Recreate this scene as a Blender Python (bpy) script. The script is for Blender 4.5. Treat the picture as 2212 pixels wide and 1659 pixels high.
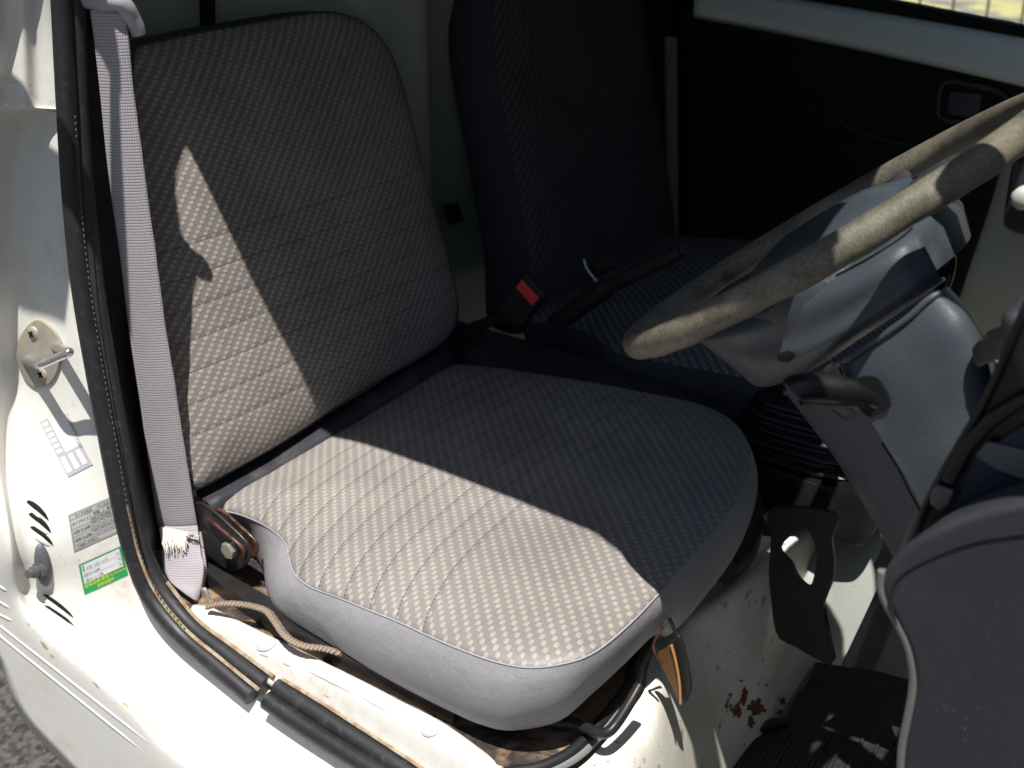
import bpy, math, random
from mathutils import Vector, Matrix
from mathutils.bvhtree import BVHTree
from mathutils import noise as mnoise
R = math.radians
random.seed(7)
for o in list(bpy.data.objects): bpy.data.objects.remove(o)
S = bpy.context.scene
COL = S.collection

# ------------------------------------------------------------------ camera
CP = Vector((0.942542, -0.591988, 0.672705)); YAW, PIT, ROL, FPX = -0.629933, 0.429779, -0.008037, 2495.012
W, H = 2212.0, 1659.0
FW = Vector((math.sin(YAW)*math.cos(PIT), math.cos(YAW)*math.cos(PIT), -math.sin(PIT)))
_r = FW.cross(Vector((0, 0, 1))).normalized(); _u = _r.cross(FW)
RT = _r*math.cos(ROL)+_u*math.sin(ROL); UP = _u*math.cos(ROL)-_r*math.sin(ROL)
cam = bpy.data.cameras.new('camera'); co = bpy.data.objects.new('camera', cam); COL.objects.link(co)
M = Matrix((RT, UP, -FW)).transposed().to_4x4(); M.translation = CP
co.matrix_world = M
cam.sensor_width = 36; cam.lens = FPX/W*36; cam.clip_start = .02; cam.clip_end = 500
cam.dof.use_dof = True; cam.dof.focus_distance = 1.08; cam.dof.aperture_fstop = 7.1
S.camera = co
# ------------------------------------------------------------------ light
SUNV = Vector((-.18, .30, -1)).normalized()          # direction the light travels
w = bpy.data.worlds.new('World'); S.world = w; w.use_nodes = True
nt = w.node_tree; bg = nt.nodes['Background']
sky = nt.nodes.new('ShaderNodeTexSky'); sky.sky_type = 'NISHITA'; sky.sun_disc = False
sky.sun_elevation = math.asin(-SUNV.z); sky.sun_rotation = math.atan2(-SUNV.x, -SUNV.y)
nt.links.new(sky.outputs[0], bg.inputs[0]); bg.inputs[1].default_value = .05
sl = bpy.data.lights.new('sun', 'SUN'); sl.energy = 5.0; sl.angle = R(.5); sl.color = (1, .96, .9)
so = bpy.data.objects.new('sun', sl); COL.objects.link(so)
so.rotation_euler = SUNV.to_track_quat('-Z', 'Y').to_euler()
S.view_settings.view_transform = 'Standard'; S.view_settings.look = 'None'
S.view_settings.exposure = 0.3; S.view_settings.gamma = 1
S.render.engine = 'CYCLES'
S.cycles.max_bounces = 8; S.cycles.diffuse_bounces = 2; S.cycles.use_denoising = True
S.cycles.sample_clamp_indirect = 3

# ------------------------------------------------------------------ geometry helpers
def ray(u, v): return (FW*FPX + RT*(u-W/2) - UP*(v-H/2)).normalized()
def at(u, v, X=None, Y=None, Z=None, P=None, N=None, D=None):
    d = ray(u, v)
    if X is not None: t = (X-CP.x)/d.x
    elif Y is not None: t = (Y-CP.y)/d.y
    elif Z is not None: t = (Z-CP.z)/d.z
    elif D is not None: t = D
    else: t = (P-CP).dot(N)/d.dot(N)
    return CP+d*t
def V(*a): return Vector(a)
def cr(pts, n, closed=False):
    """Catmull-Rom through pts, n segments per span"""
    out = []; m = len(pts)
    rng = range(m) if closed else range(m-1)
    for i in rng:
        if closed: p0, p1, p2, p3 = pts[(i-1) % m], pts[i], pts[(i+1) % m], pts[(i+2) % m]
        else:
            p1, p2 = pts[i], pts[i+1]
            p0 = pts[i-1] if i > 0 else p1*2-p2
            p3 = pts[i+2] if i+2 < m else p2*2-p1
        for k in range(n):
            t = k/n
            out.append(.5*((2*p1)+(p2-p0)*t+(2*p0-5*p1+4*p2-p3)*t*t+(3*p1-p0-3*p2+p3)*t**3))
    if not closed: out.append(pts[-1].copy())
    return out
def link(name, me, mat=None, parent=None):
    o = bpy.data.objects.new(name, me); COL.objects.link(o)
    if mat: me.materials.append(mat)
    if parent: o.parent = parent
    return o
def mesh(name, vs, fs, mat=None, parent=None, uvs=None, smooth=True, sharp=None):
    me = bpy.data.meshes.new(name)
    me.from_pydata([tuple(v) for v in vs], [], fs)
    if uvs:
        l = me.uv_layers.new(name='uv')
        for p in me.polygons:
            for li in p.loop_indices: l.data[li].uv = uvs[me.loops[li].vertex_index]
    if smooth:
        me.polygons.foreach_set('use_smooth', [True]*len(me.polygons))
        if sharp is not None: me.set_sharp_from_angle(angle=R(sharp))
    me.validate(); me.update()
    return link(name, me, mat, parent)
def thing(name, label, cat, loc=(0, 0, 0), group=None):
    o = bpy.data.objects.new(name, None); COL.objects.link(o)
    o.empty_display_size = .05
    o['label'] = label; o['category'] = cat
    if group: o['group'] = group
    return o
def tag(o, label, cat, group=None):
    o['label'] = label; o['category'] = cat
    if group: o['group'] = group
    return o
def grid(name, rows, mat, parent=None, uv=True, thick=None, closed_u=False, closed_v=False, caps=False, sharp=60):
    nr, nc = len(rows), len(rows[0]); vs = [p for r in rows for p in r]; fs = []
    for i in range(nr if closed_v else nr-1):
        for j in range(nc if closed_u else nc-1):
            a, b = i*nc+j, i*nc+(j+1) % nc
            i2 = (i+1) % nr
            fs.append((a, b, i2*nc+(j+1) % nc, i2*nc+j))
    if caps:
        fs.append(tuple(range(nc))[::-1]); fs.append(tuple(range((nr-1)*nc, nr*nc)))
    uvs = None
    if uv:
        uvs = []; cu = [0]
        for i in range(1, nr): cu.append(cu[-1]+(rows[i][nc//2]-rows[i-1][nc//2]).length)
        for i in range(nr):
            s = 0
            for j in range(nc):
                if j: s += (rows[i][j]-rows[i][j-1]).length
                uvs.append((s, cu[i]))
    o = mesh(name, vs, fs, mat, parent, uvs, sharp=sharp)
    if thick: solid(o, thick)
    return o
def solid(o, t, off=-1):
    m = o.modifiers.new('s', 'SOLIDIFY'); m.thickness = abs(t); m.offset = off if t > 0 else -off
def bev(o, wd=.002, seg=3):
    m = o.modifiers.new('b', 'BEVEL'); m.width = wd; m.segments = seg; m.limit_method = 'ANGLE'; m.angle_limit = R(35)
    o.data.polygons.foreach_set('use_smooth', [True]*len(o.data.polygons))
    n = o.modifiers.new('w', 'WEIGHTED_NORMAL'); n.keep_sharp = False
    return o
def loft(name, rows, mat, parent=None, nu=8, nv=8, thick=None, sharp=60, cu=False):
    rr = [cr(r, nu, cu) for r in rows]
    cols = [cr([r[j] for r in rr], nv) for j in range(len(rr[0]))]
    rr = [[c[i] for c in cols] for i in range(len(cols[0]))]
    return grid(name, rr, mat, parent, thick=thick, sharp=sharp, closed_u=cu)
def frames(path):
    T = []
    for i in range(len(path)):
        a = path[max(i-1, 0)]; b = path[min(i+1, len(path)-1)]; T.append((b-a).normalized())
    n = T[0].orthogonal().normalized(); Ns = []
    for t in T:
        n = (n-t*n.dot(t)).normalized(); Ns.append(n.copy())
    return T, Ns
def tube(name, pts, r, mat, parent=None, n=12, seg=6, smoothp=True, flat=1, up=None, closed=False, wob=0):
    path = cr(pts, seg, closed) if smoothp else pts
    m = len(path)
    if callable(r): rad = [r(i/(m-1)) for i in range(m)]
    else: rad = [r]*m
    T, Ns = frames(path)
    if closed:
        T = [(path[(i+1) % m]-path[i-1]).normalized() for i in range(m)]
        Ns = [( (up or V(0,0,1)) - t*t.dot(up or V(0,0,1))).normalized() for t in T]
    rows = []
    for i, p in enumerate(path):
        t = T[i]; a = Ns[i]
        if up is not None and not closed: a = (up-t*up.dot(t)).normalized()
        b = t.cross(a); k = 1+wob*math.sin(i*1.7)
        rows.append([p+a*math.cos(q)*rad[i]*flat*k+b*math.sin(q)*rad[i]*k for q in [2*math.pi*j/n for j in range(n)]])
    return grid(name, rows, mat, parent, closed_u=True, closed_v=closed, caps=not closed, sharp=50)
def box(name, c, size, mat, parent=None, ax=None, b=.002):
    ax = ax or (V(1, 0, 0), V(0, 1, 0), V(0, 0, 1))
    vs = [c+ax[0]*sx*size[0]/2+ax[1]*sy*size[1]/2+ax[2]*sz*size[2]/2 for sz in (-1, 1) for sy in (-1, 1) for sx in (-1, 1)]
    fs = [(0, 2, 3, 1), (4, 5, 7, 6), (0, 1, 5, 4), (2, 6, 7, 3), (0, 4, 6, 2), (1, 3, 7, 5)]
    o = mesh(name, vs, fs, mat, parent, smooth=False)
    if b: bev(o, b)
    return o
def prism(name, pts, d, mat, parent=None, b=.002, sm=0):
    """closed outline pts extruded by vector d"""
    if sm: pts = cr(pts, sm, True)
    n = len(pts)
    vs = list(pts)+[p+d for p in pts]
    nor = V(0, 0, 0)
    for i in range(n): nor += pts[i].cross(pts[(i+1) % n])
    if nor.dot(d) > 0: f0, f1 = tuple(range(n))[::-1], tuple(range(n, 2*n)); s = 1
    else: f0, f1 = tuple(range(n)), tuple(range(n, 2*n))[::-1]; s = -1
    fs = [f0, f1]
    for i in range(n):
        j = (i+1) % n
        fs.append((i, j, n+j, n+i) if s > 0 else (j, i, n+i, n+j))
    o = mesh(name, vs, fs, mat, parent, smooth=False)
    if b: bev(o, b)
    return o
def pad(name, out, nrm, crown, mat, parent=None, ctr=None, steps=16, pw=3, uvf=None, shape=None):
    """domed surface filling a closed outline (star-shaped): rings towards the centre"""
    n = len(out); c = ctr or sum(out, V(0, 0, 0))/n
    ss = [1-(k/steps)**1.6 for k in range(steps)]
    vs = []; fs = []
    for s in ss:
        for p in out:
            h = crown*(1-s**pw)**(1/1.7)
            q = c+(p-c)*s+nrm*h
            if shape: q = q+nrm*shape(q)
            vs.append(q)
    vs.append(c+nrm*crown+(nrm*shape(c) if shape else V(0, 0, 0)))
    for k in range(steps-1):
        for j in range(n):
            a, b = k*n+j, k*n+(j+1) % n
            fs.append((a, b, b+n, a+n))
    for j in range(n): fs.append(((steps-1)*n+j, (steps-1)*n+(j+1) % n, steps*n))
    nor = V(0, 0, 0)
    for i in range(n): nor += (out[i]-c).cross(out[(i+1) % n]-c)
    if nor.dot(nrm) < 0: fs = [f[::-1] for f in fs]
    uvs = [uvf(v) for v in vs] if uvf else None
    return mesh(name, vs, fs, mat, parent, uvs)
def face_cam(o):
    s_ = sum((p.normal.dot(CP-p.center)*p.area/(CP-p.center).length) for p in o.data.polygons)
    if s_ < 0: o.data.flip_normals()
    return o
def flip_out(o):
    import bmesh
    b = bmesh.new(); b.from_mesh(o.data); bmesh.ops.recalc_face_normals(b, faces=b.faces); b.to_mesh(o.data); b.free()
    return o

# ------------------------------------------------------------------ materials
class NB:
    def __init__(s, name):
        s.m = bpy.data.materials.new(name); s.m.use_nodes = True; s.t = s.m.node_tree; s.p = s.t.nodes['Principled BSDF']
        s.tc = None
    def n(s, ty, **k):
        x = s.t.nodes.new(ty)
        for a, b in k.items(): setattr(x, a, b)
        return x
    def l(s, a, b): s.t.links.new(a, b)
    def co(s, kind='Object'):
        if not s.tc: s.tc = s.n('ShaderNodeTexCoord')
        return s.tc.outputs[kind]
    def noise(s, sc, det=4, rough=.6, vec=None, dist=0):
        x = s.n('ShaderNodeTexNoise'); x.inputs['Scale'].default_value = sc; x.inputs['Detail'].default_value = det
        x.inputs['Roughness'].default_value = rough; x.inputs['Distortion'].default_value = dist
        s.l(vec or s.co(), x.inputs['Vector']); return x.outputs['Fac']
    def ramp(s, fac, stops):
        x = s.n('ShaderNodeValToRGB'); e = x.color_ramp.elements
        while len(e) < len(stops): e.new(.5)
        for i, (p, c) in enumerate(stops):
            e[i].position = p; e[i].color = (c, c, c, 1) if not hasattr(c, '__len__') else (*c, 1)
        s.l(fac, x.inputs[0]); return x.outputs[0]
    def mix(s, f, a, b, mode='MIX'):
        x = s.n('ShaderNodeMix', data_type='RGBA', blend_type=mode)
        for i, v in ((0, f), (6, a), (7, b)):
            if isinstance(v, (int, float)): x.inputs[i].default_value = v if i == 0 else (v, v, v, 1)
            elif isinstance(v, tuple): x.inputs[i].default_value = (*v, 1)
            else: s.l(v, x.inputs[i])
        return x.outputs[2]
    def m_(s, op, a, b=0, c=0):
        x = s.n('ShaderNodeMath', operation=op)
        for i, v in enumerate((a, b, c)):
            if isinstance(v, (int, float)): x.inputs[i].default_value = v
            else: s.l(v, x.inputs[i])
        return x.outputs[0]
    def bump(s, h, st=.3, d=.001, nrm=None):
        x = s.n('ShaderNodeBump'); x.inputs['Strength'].default_value = st; x.inputs['Distance'].default_value = d
        s.l(h, x.inputs['Height'])
        if nrm: s.l(nrm, x.inputs['Normal'])
        s.l(x.outputs[0], s.p.inputs['Normal']); return x.outputs[0]
    def set(s, col=None, rough=None, metal=None, spec=None, coat=None, sheen=None):
        def put(k, v):
            if v is None: return
            if isinstance(v, tuple): s.p.inputs[k].default_value = (*v, 1)
            elif isinstance(v, (int, float)): s.p.inputs[k].default_value = v
            else: s.l(v, s.p.inputs[k])
        put('Base Color', col); put('Roughness', rough); put('Metallic', metal); put('Specular IOR Level', spec)
        put('Coat Weight', coat); put('Sheen Weight', sheen)
        return s

def paint(name, dirt=.5, base=(.80, .79, .74)):
    b = NB(name)
    big = b.noise(7, 5, .65); fine = b.noise(60, 6, .7); sp = b.noise(260, 2, .5)
    grime = b.m_('MULTIPLY', b.ramp(big, [(.42, 0), (.7, 1)]), b.ramp(fine, [(.45, 0), (.75, 1)]))
    c = b.mix(b.m_('MULTIPLY', grime, dirt), base, (.50, .43, .30))
    streak = b.noise(14, 5, .7, dist=1.5)
    c = b.mix(b.m_('MULTIPLY', b.ramp(streak, [(.60, 0), (.68, 1)]), dirt*.35), c, (.42, .30, .16))
    c = b.mix(b.m_('MULTIPLY', b.ramp(sp, [(.72, 0), (.76, 1)]), .7*dirt), c, (.12, .09, .06))
    b.set(c, b.ramp(fine, [(.3, .28), (.8, .5)])); b.bump(b.noise(500, 2), .03, .0006); return b.m
WHITE = paint('white_paint', .8)
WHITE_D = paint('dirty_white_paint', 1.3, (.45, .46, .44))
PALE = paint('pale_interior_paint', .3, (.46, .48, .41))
def rusty_white():
    b = NB('rust_spotted_white_paint')
    c = b.mix(b.ramp(b.noise(9, 6, .7), [(.4, 0), (.75, .7)]), (.82, .82, .76), (.56, .48, .34))
    c = b.mix(b.ramp(b.noise(38, 5, .75), [(.60, 0), (.66, .8)]), c, (.16, .10, .05))
    # rust flakes gathered near the floor edge
    p = b.n('ShaderNodeVectorMath', operation='DISTANCE'); b.l(b.co(), p.inputs[0])
    p.inputs[1].default_value = at(1660, 1525, X=.56)
    near = b.ramp(p.outputs['Value'], [(.0, 1), (.13, 0)])
    f = b.ramp(b.m_('MULTIPLY', b.noise(32, 3, .55), near), [(.40, 0), (.42, 1)])
    c = b.mix(f, c, (.19, .065, .025))
    b.set(c, .45); b.bump(b.noise(40, 5), .15, .002); return b.m
RUSTW = rusty_white()
def rubber(name, base=.018, rough=.5, dust=.35):
    b = NB(name)
    n = b.noise(120, 6, .75)
    c = b.mix(b.m_('MULTIPLY', b.ramp(n, [(.55, 0), (.8, 1)]), dust), (base, base, base*1.15), (.16, .14, .12))
    b.set(c, b.ramp(b.noise(30), [(.3, rough-.12), (.7, rough+.12)])); b.bump(n, .15, .0006); return b.m
RUB = rubber('black_rubber'); RUBD = rubber('dusty_rubber', .022, .6, .6)
def plastic(name, col, rough=.5, grain=.25, speck=.5, dustcol=(.35, .32, .26), dusty=.25):
    b = NB(name)
    v = b.n('ShaderNodeTexVoronoi', feature='DISTANCE_TO_EDGE'); v.inputs['Scale'].default_value = 420; b.l(b.co(), v.inputs['Vector'])
    wr = b.noise(90, 3, .6, dist=2.5)
    sp = b.ramp(b.noise(700, 1, .4), [(.74, 0), (.78, 1)])
    patch = b.ramp(b.noise(18, 3), [(.4, .1), (.7, 1)])
    dust = b.m_('MULTIPLY', b.ramp(b.noise(25, 6, .7), [(.5, 0), (.9, 1)]), dusty)
    c = b.mix(dust, col, dustcol)
    c = b.mix(b.m_('MULTIPLY', b.m_('MULTIPLY', sp, patch), speck), c, dustcol)
    b.set(c, b.ramp(b.noise(40), [(.3, rough-.06), (.7, rough+.1)]), spec=.5)
    h = b.m_('ADD', b.ramp(v.outputs[0], [(0, 0), (.12, 1)]), b.m_('MULTIPLY', b.ramp(wr, [(.46, 1), (.5, 0), (.54, 1)]), .8))
    b.bump(h, grain, .0004); return b.m
GREYP = plastic('grey_grained_plastic', (.066, .076, .094), .42, .22, dusty=.08)
DARKP = plastic('dark_grained_plastic', (.035, .035, .045), .5, .25)
DASH = plastic('dashboard_plastic', (.027, .028, .036), .62, .2, .6, dusty=.06)
BLK = plastic('black_plastic', (.010, .010, .012), .3, .1, .6, dusty=.05)
BLKM = plastic('matte_black_plastic', (.011, .011, .013), .6, .2, .2, dusty=.05)
TRIM = NB('black_door_trim').set((.007, .007, .008), .7, spec=.25).m
LGREY = plastic('light_grey_plastic', (.40, .40, .45), .32, .05, .2)
VOID = NB('dark_cavity').set((.004, .004, .005), .9).m

def weave(name, pu=.0088, pv=.0118, lines=None, light=(.50, .455, .41), dark=(.235, .215, .20), stag=.5, lim=(0, 1), wear=False, flipuv=False):
    b = NB(name); uv = b.n('ShaderNodeSeparateXYZ'); b.l(b.co('UV'), uv.inputs[0])
    ux, vy = uv.outputs[0], uv.outputs[1]
    if flipuv: ux, vy = vy, ux
    jit = b.m_('MULTIPLY', b.m_('SUBTRACT', b.noise(230, 4, .7, b.co('UV')), .5), .0024)
    a = b.m_('DIVIDE', b.m_('ADD', ux, jit), pu); rr = b.m_('DIVIDE', b.m_('ADD', vy, jit), pv)
    row = b.m_('FLOOR', rr)
    a2 = b.m_('SUBTRACT', a, b.m_('MULTIPLY', row, stag))
    fa = b.m_('ABSOLUTE', b.m_('SUBTRACT', b.m_('FRACT', a2), .5)); fb = b.m_('ABSOLUTE', b.m_('SUBTRACT', b.m_('FRACT', rr), .5))
    # rounded block
    fa2 = b.m_('POWER', b.m_('MULTIPLY', fa, 4.3), 3); fb2 = b.m_('POWER', b.m_('MULTIPLY', fb, 1.95), 4)
    blk = b.ramp(b.m_('ADD', fa2, fb2), [(.05, 1), (1.35, 0)])
    blk = b.m_('MULTIPLY', blk, b.ramp(b.noise(420, 3, .7, b.co('UV')), [(.3, .45), (.6, 1)]))
    # fine yarns
    wv = b.n('ShaderNodeTexWave', wave_type='BANDS', bands_direction='DIAGONAL'); wv.inputs['Scale'].default_value = 260; wv.inputs['Distortion'].default_value = 4; wv.inputs['Detail'].default_value = 2
    b.l(b.co('UV'), wv.inputs['Vector'])
    fz = b.noise(1500, 3, .7, b.co('UV'))
    c = b.mix(b.m_('MULTIPLY', blk, .9), dark, light)
    c = b.mix(.55, c, b.mix(1, c, b.ramp(fz, [(.3, .45), (.7, 1.5)]), 'MULTIPLY'))
    big = b.ramp(b.noise(9, 4, .6, b.co('UV')), [(.35, .84), (.7, 1.08)])
    c = b.mix(b.m_('MULTIPLY', b.ramp(b.noise(22, 5, .7, b.co('UV')), [(.55, 0), (.75, 1)]), .22), c, (.20, .175, .145))
    c = b.mix(1, c, big, 'MULTIPLY')
    hgt = b.m_('ADD', b.m_('MULTIPLY', blk, 1.0), b.m_('MULTIPLY', fz, .6))
    if lines:
        n0, sp, lo, hi = lines
        if wear:
            q4 = b.m_('POWER', b.m_('ABSOLUTE', b.m_('DIVIDE', b.m_('SUBTRACT', ux, .45), .25)), 4)
            vy = b.m_('SUBTRACT', vy, b.m_('MULTIPLY', q4, .011))
        s = b.m_('DIVIDE', b.m_('SUBTRACT', vy, n0), sp)
        d = b.m_('ABSOLUTE', b.m_('SUBTRACT', b.m_('FRACT', s), .5))
        ln = b.ramp(d, [(.014, 1), (.030, 0)]); ln2 = b.ramp(d, [(0, 1), (.16, 0)])
        dash = b.ramp(b.m_('FRACT', b.m_('DIVIDE', ux, .0042)), [(.35, 1), (.5, .25)])
        rngm = b.m_('MULTIPLY', b.m_('GREATER_THAN', vy, lo), b.m_('LESS_THAN', vy, hi))
        c = b.mix(b.m_('MULTIPLY', b.m_('MULTIPLY', ln, dash), b.m_('MULTIPLY', rngm, .85)), c, (.05, .05, .055))
        hgt = b.m_('SUBTRACT', hgt, b.m_('MULTIPLY', b.m_('MULTIPLY', ln2, rngm), 4.5 if wear else 1.3))
    if wear:
        # worn shiny front roll
        d = b.ramp(b.m_('ADD', vy, b.m_('MULTIPLY', b.noise(30, 3, .6, b.co('UV')), .05)), [(.38, 0), (.46, 1)])
        b.set(c, b.m_('SUBTRACT', .85, b.m_('MULTIPLY', d, .50)), spec=.6)
    else: b.set(c, .9, spec=.2)
    b.bump(hgt, .55, .0008); return b.m
FAB_C = weave('cushion_fabric', .0148, .0052, lines=(0.03175, .0345, .06, .37), stag=-.352, light=(.47, .43, .39), dark=(.265, .244, .227), wear=True)
FAB_B = weave('backrest_fabric', .0141, .0046, lines=(.0066, .0337, .04, .275), stag=.32, light=(.54, .49, .45), dark=(.27, .245, .225))
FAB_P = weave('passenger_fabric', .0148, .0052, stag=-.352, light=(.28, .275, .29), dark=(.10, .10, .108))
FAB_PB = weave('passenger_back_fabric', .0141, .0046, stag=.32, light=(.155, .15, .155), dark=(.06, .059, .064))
def cloth(name, col, fine=900, rough=.9):
    b = NB(name); n = b.noise(fine, 3, .7); g = b.noise(12, 4, .6)
    c = b.mix(1, col, b.ramp(n, [(.3, .78), (.7, 1.2)]), 'MULTIPLY'); c = b.mix(1, c, b.ramp(g, [(.3, .93), (.7, 1.05)]), 'MULTIPLY')
    b.set(c, rough, spec=.2); b.bump(b.m_('ADD', n, b.m_('MULTIPLY', g, 9)), .45, .0009); return b.m
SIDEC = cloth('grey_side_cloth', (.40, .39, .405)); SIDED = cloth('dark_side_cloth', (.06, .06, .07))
PIPEC = cloth('grey_piping', (.40, .395, .43))
def webbing():
    b = NB('belt_webbing'); uv = b.n('ShaderNodeSeparateXYZ'); b.l(b.co('UV'), uv.inputs[0])
    x = b.m_('ABSOLUTE', b.m_('SUBTRACT', b.m_('FRACT', b.m_('DIVIDE', uv.outputs[0], .0023)), .5))
    y = b.m_('ABSOLUTE', b.m_('SUBTRACT', b.m_('FRACT', b.m_('DIVIDE', uv.outputs[1], .0030)), .5))
    k = b.m_('MULTIPLY', b.ramp(x, [(.1, 0), (.35, 1)]), b.ramp(y, [(.1, 0), (.35, 1)]))
    k = b.m_('SUBTRACT', 1.0, b.m_('MAXIMUM', b.ramp(x, [(.3, 0), (.5, 1)]), b.ramp(y, [(.25, 0), (.5, 1)])))
    c = b.mix(k, (.27, .245, .275), (.50, .465, .495))
    c = b.mix(b.ramp(b.noise(20, 4), [(.5, 0), (.8, .25)]), c, (.26, .23, .22))
    b.set(c, .65, sheen=.2); b.bump(k, .5, .0008); return b.m
WEB = webbing()
def metal(name, col=(.52, .51, .48), rough=.38, rust=.3, rc=(.30, .13, .05), metal_=.85):
    b = NB(name); f = b.m_('MULTIPLY', b.ramp(b.noise(45, 5, .7), [(.48, 0), (.62, 1)]), rust)
    c = b.mix(f, col, rc); b.set(c, b.m_('ADD', rough, b.m_('MULTIPLY', f, .35)), b.m_('MULTIPLY', b.m_('SUBTRACT', 1.0, f), metal_))
    b.bump(b.noise(200, 4), .12, .0005); return b.m
ZINC = metal('dusty_zinc', (.42, .41, .36), .5, .7, (.42, .30, .17), .4); CHROME = metal('worn_chrome', (.7, .7, .7), .2, .15, (.4, .32, .22), .9)
BLKMET = metal('black_metal', (.022, .022, .023), .32, .14, (.09, .04, .02), .1); BRACK = metal('copper_brown_bracket', (.05, .03, .025), .25, .55, (.26, .10, .06), .2)
BOLTM = metal('zinc_bolt', (.36, .37, .31), .45, .35, (.40, .22, .10), .5)
def tray():
    b = NB('grimy_black_tray'); n = b.noise(11, 6, .68, dist=.6); n2 = b.noise(70, 6, .75)
    c = b.mix(b.ramp(n2, [(.45, 0), (.75, .6)]), (.028, .025, .024), (.16, .10, .065))
    c = b.mix(b.m_('MULTIPLY', b.ramp(n, [(.44, 0), (.53, 1)]), b.ramp(n2, [(.35, .4), (.6, 1)])), c, (.33, .215, .13))
    b.set(c, b.ramp(n2, [(.3, .45), (.7, .85)])); b.bump(b.m_('ADD', n, n2), .5, .0015); return b.m
TRAY = tray()
def rim_mat():
    b = NB('worn_steering_wheel_rim')
    v = b.n('ShaderNodeTexVoronoi'); v.inputs['Scale'].default_value = 900; b.l(b.co(), v.inputs['Vector'])
    n = b.noise(24, 6, .75); n2 = b.noise(1500, 3, .7)
    f = b.m_('MULTIPLY', b.ramp(n, [(.34, .35), (.56, 1)]), b.ramp(n2, [(.41, .12), (.57, 1)]))
    c = b.mix(f, (.020, .018, .016), b.mix(b.noise(60), (.36, .305, .225), (.26, .24, .175)))
    b.set(c, .42, spec=.5); b.bump(b.m_('ADD', v.outputs['Distance'], n2), .5, .0006); return b.m
RIM = rim_mat()
FLATS = {}
def flat(name, col, rough=.6, metal_=0):
    if name not in FLATS: FLATS[name] = NB(name).set(col, rough, metal_).m
    return FLATS[name]
RED = NB('red_button').set((.80, .07, .06), .35).m
def cord_mat():
    b = NB('braided_cord'); uv = b.n('ShaderNodeSeparateXYZ'); b.l(b.co('UV'), uv.inputs[0])
    s = b.m_('SINE', b.m_('ADD', b.m_('MULTIPLY', uv.outputs[1], 1500), b.m_('MULTIPLY', uv.outputs[0], 500)))
    c = b.mix(b.ramp(s, [(.0, 0), (.8, 1)]), (.27, .20, .15), (.42, .35, .29)); c = b.mix(b.ramp(b.noise(30, 4), [(.4, 0), (.7, .6)]), c, (.24, .15, .09))
    b.set(c, .7); b.bump(s, .8, .001); return b.m
CORD = cord_mat()

# ================================================================== SETTING
def ground_mat():
    b = NB('asphalt'); v = b.n('ShaderNodeTexVoronoi'); v.inputs['Scale'].default_value = 110; b.l(b.co(), v.inputs['Vector'])
    n = b.noise(3, 6, .7)
    c = b.mix(.8, b.ramp(v.outputs['Color'], [(.2, (.035, .033, .031)), (.8, (.15, .14, .125))]), b.ramp(n, [(.3, .55), (.7, 1.2)]), 'MULTIPLY')
    b.set(c, .9); b.bump(v.outputs['Distance'], .8, .004); return b.m
GZ = -.86
g = mesh('ground', [V(-60, -60, GZ), V(60, -60, GZ), V(60, 60, GZ), V(-60, 60, GZ)], [(0, 1, 2, 3)], ground_mat(), smooth=False); g['kind'] = 'structure'
def verge_mat():
    b = NB('dry_grass_verge'); n = b.noise(1.6, 5, .65); n2 = b.noise(30, 4, .7)
    c = b.mix(b.ramp(n, [(.44, 0), (.52, 1)]), (.26, .24, .25), (.62, .55, .26))
    c = b.mix(b.ramp(b.noise(2.6, 4, .6), [(.56, 0), (.62, 1)]), c, (.45, .46, .04))
    c = b.mix(.6, c, b.ramp(n2, [(.3, .6), (.7, 1.3)]), 'MULTIPLY'); b.set(c, .95); b.bump(n2, 1, .02); return b.m
g2 = mesh('dry_grass_verge', [V(-30, 3.2, GZ+.01), V(40, 3.2, GZ+.01), V(40, 20, GZ+.6), V(-30, 20, GZ+.6)], [(0, 1, 2, 3)], verge_mat(), smooth=False); g2['kind'] = 'structure'

hm = NB('blocker_dark_green'); hm.set(hm.ramp(hm.noise(3, 6, .75), [(.35, (.010, .018, .008)), (.7, (.045, .065, .025))]), .95); hm.bump(hm.noise(4, 5), 1, .2)
hx = [(4.5, -2.5), (5.0, -1.0), (5.2, 1.0), (5.0, 3.5), (3.6, 6.5)]
sky_blocker = grid('sky_blocker', [[V(x+2.2*k, y+.3*k, GZ-.02+h+.5*mnoise.noise(V(x, y, h))) for x, y in hx] for k, h in ((0, 0), (.15, 2.0), (.35, 4.5), (.8, 6.2), (2.5, 6.4))], hm.m, sharp=30)  # unseen dark slope added ahead of the cab to cut sky light
sky_blocker['kind'] = 'structure'

# ================================================================== TRUCK CAB
cab = thing('truck_cab', 'old white pickup truck cab seen through the open driver door, dirty and rust stained', 'truck')
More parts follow.
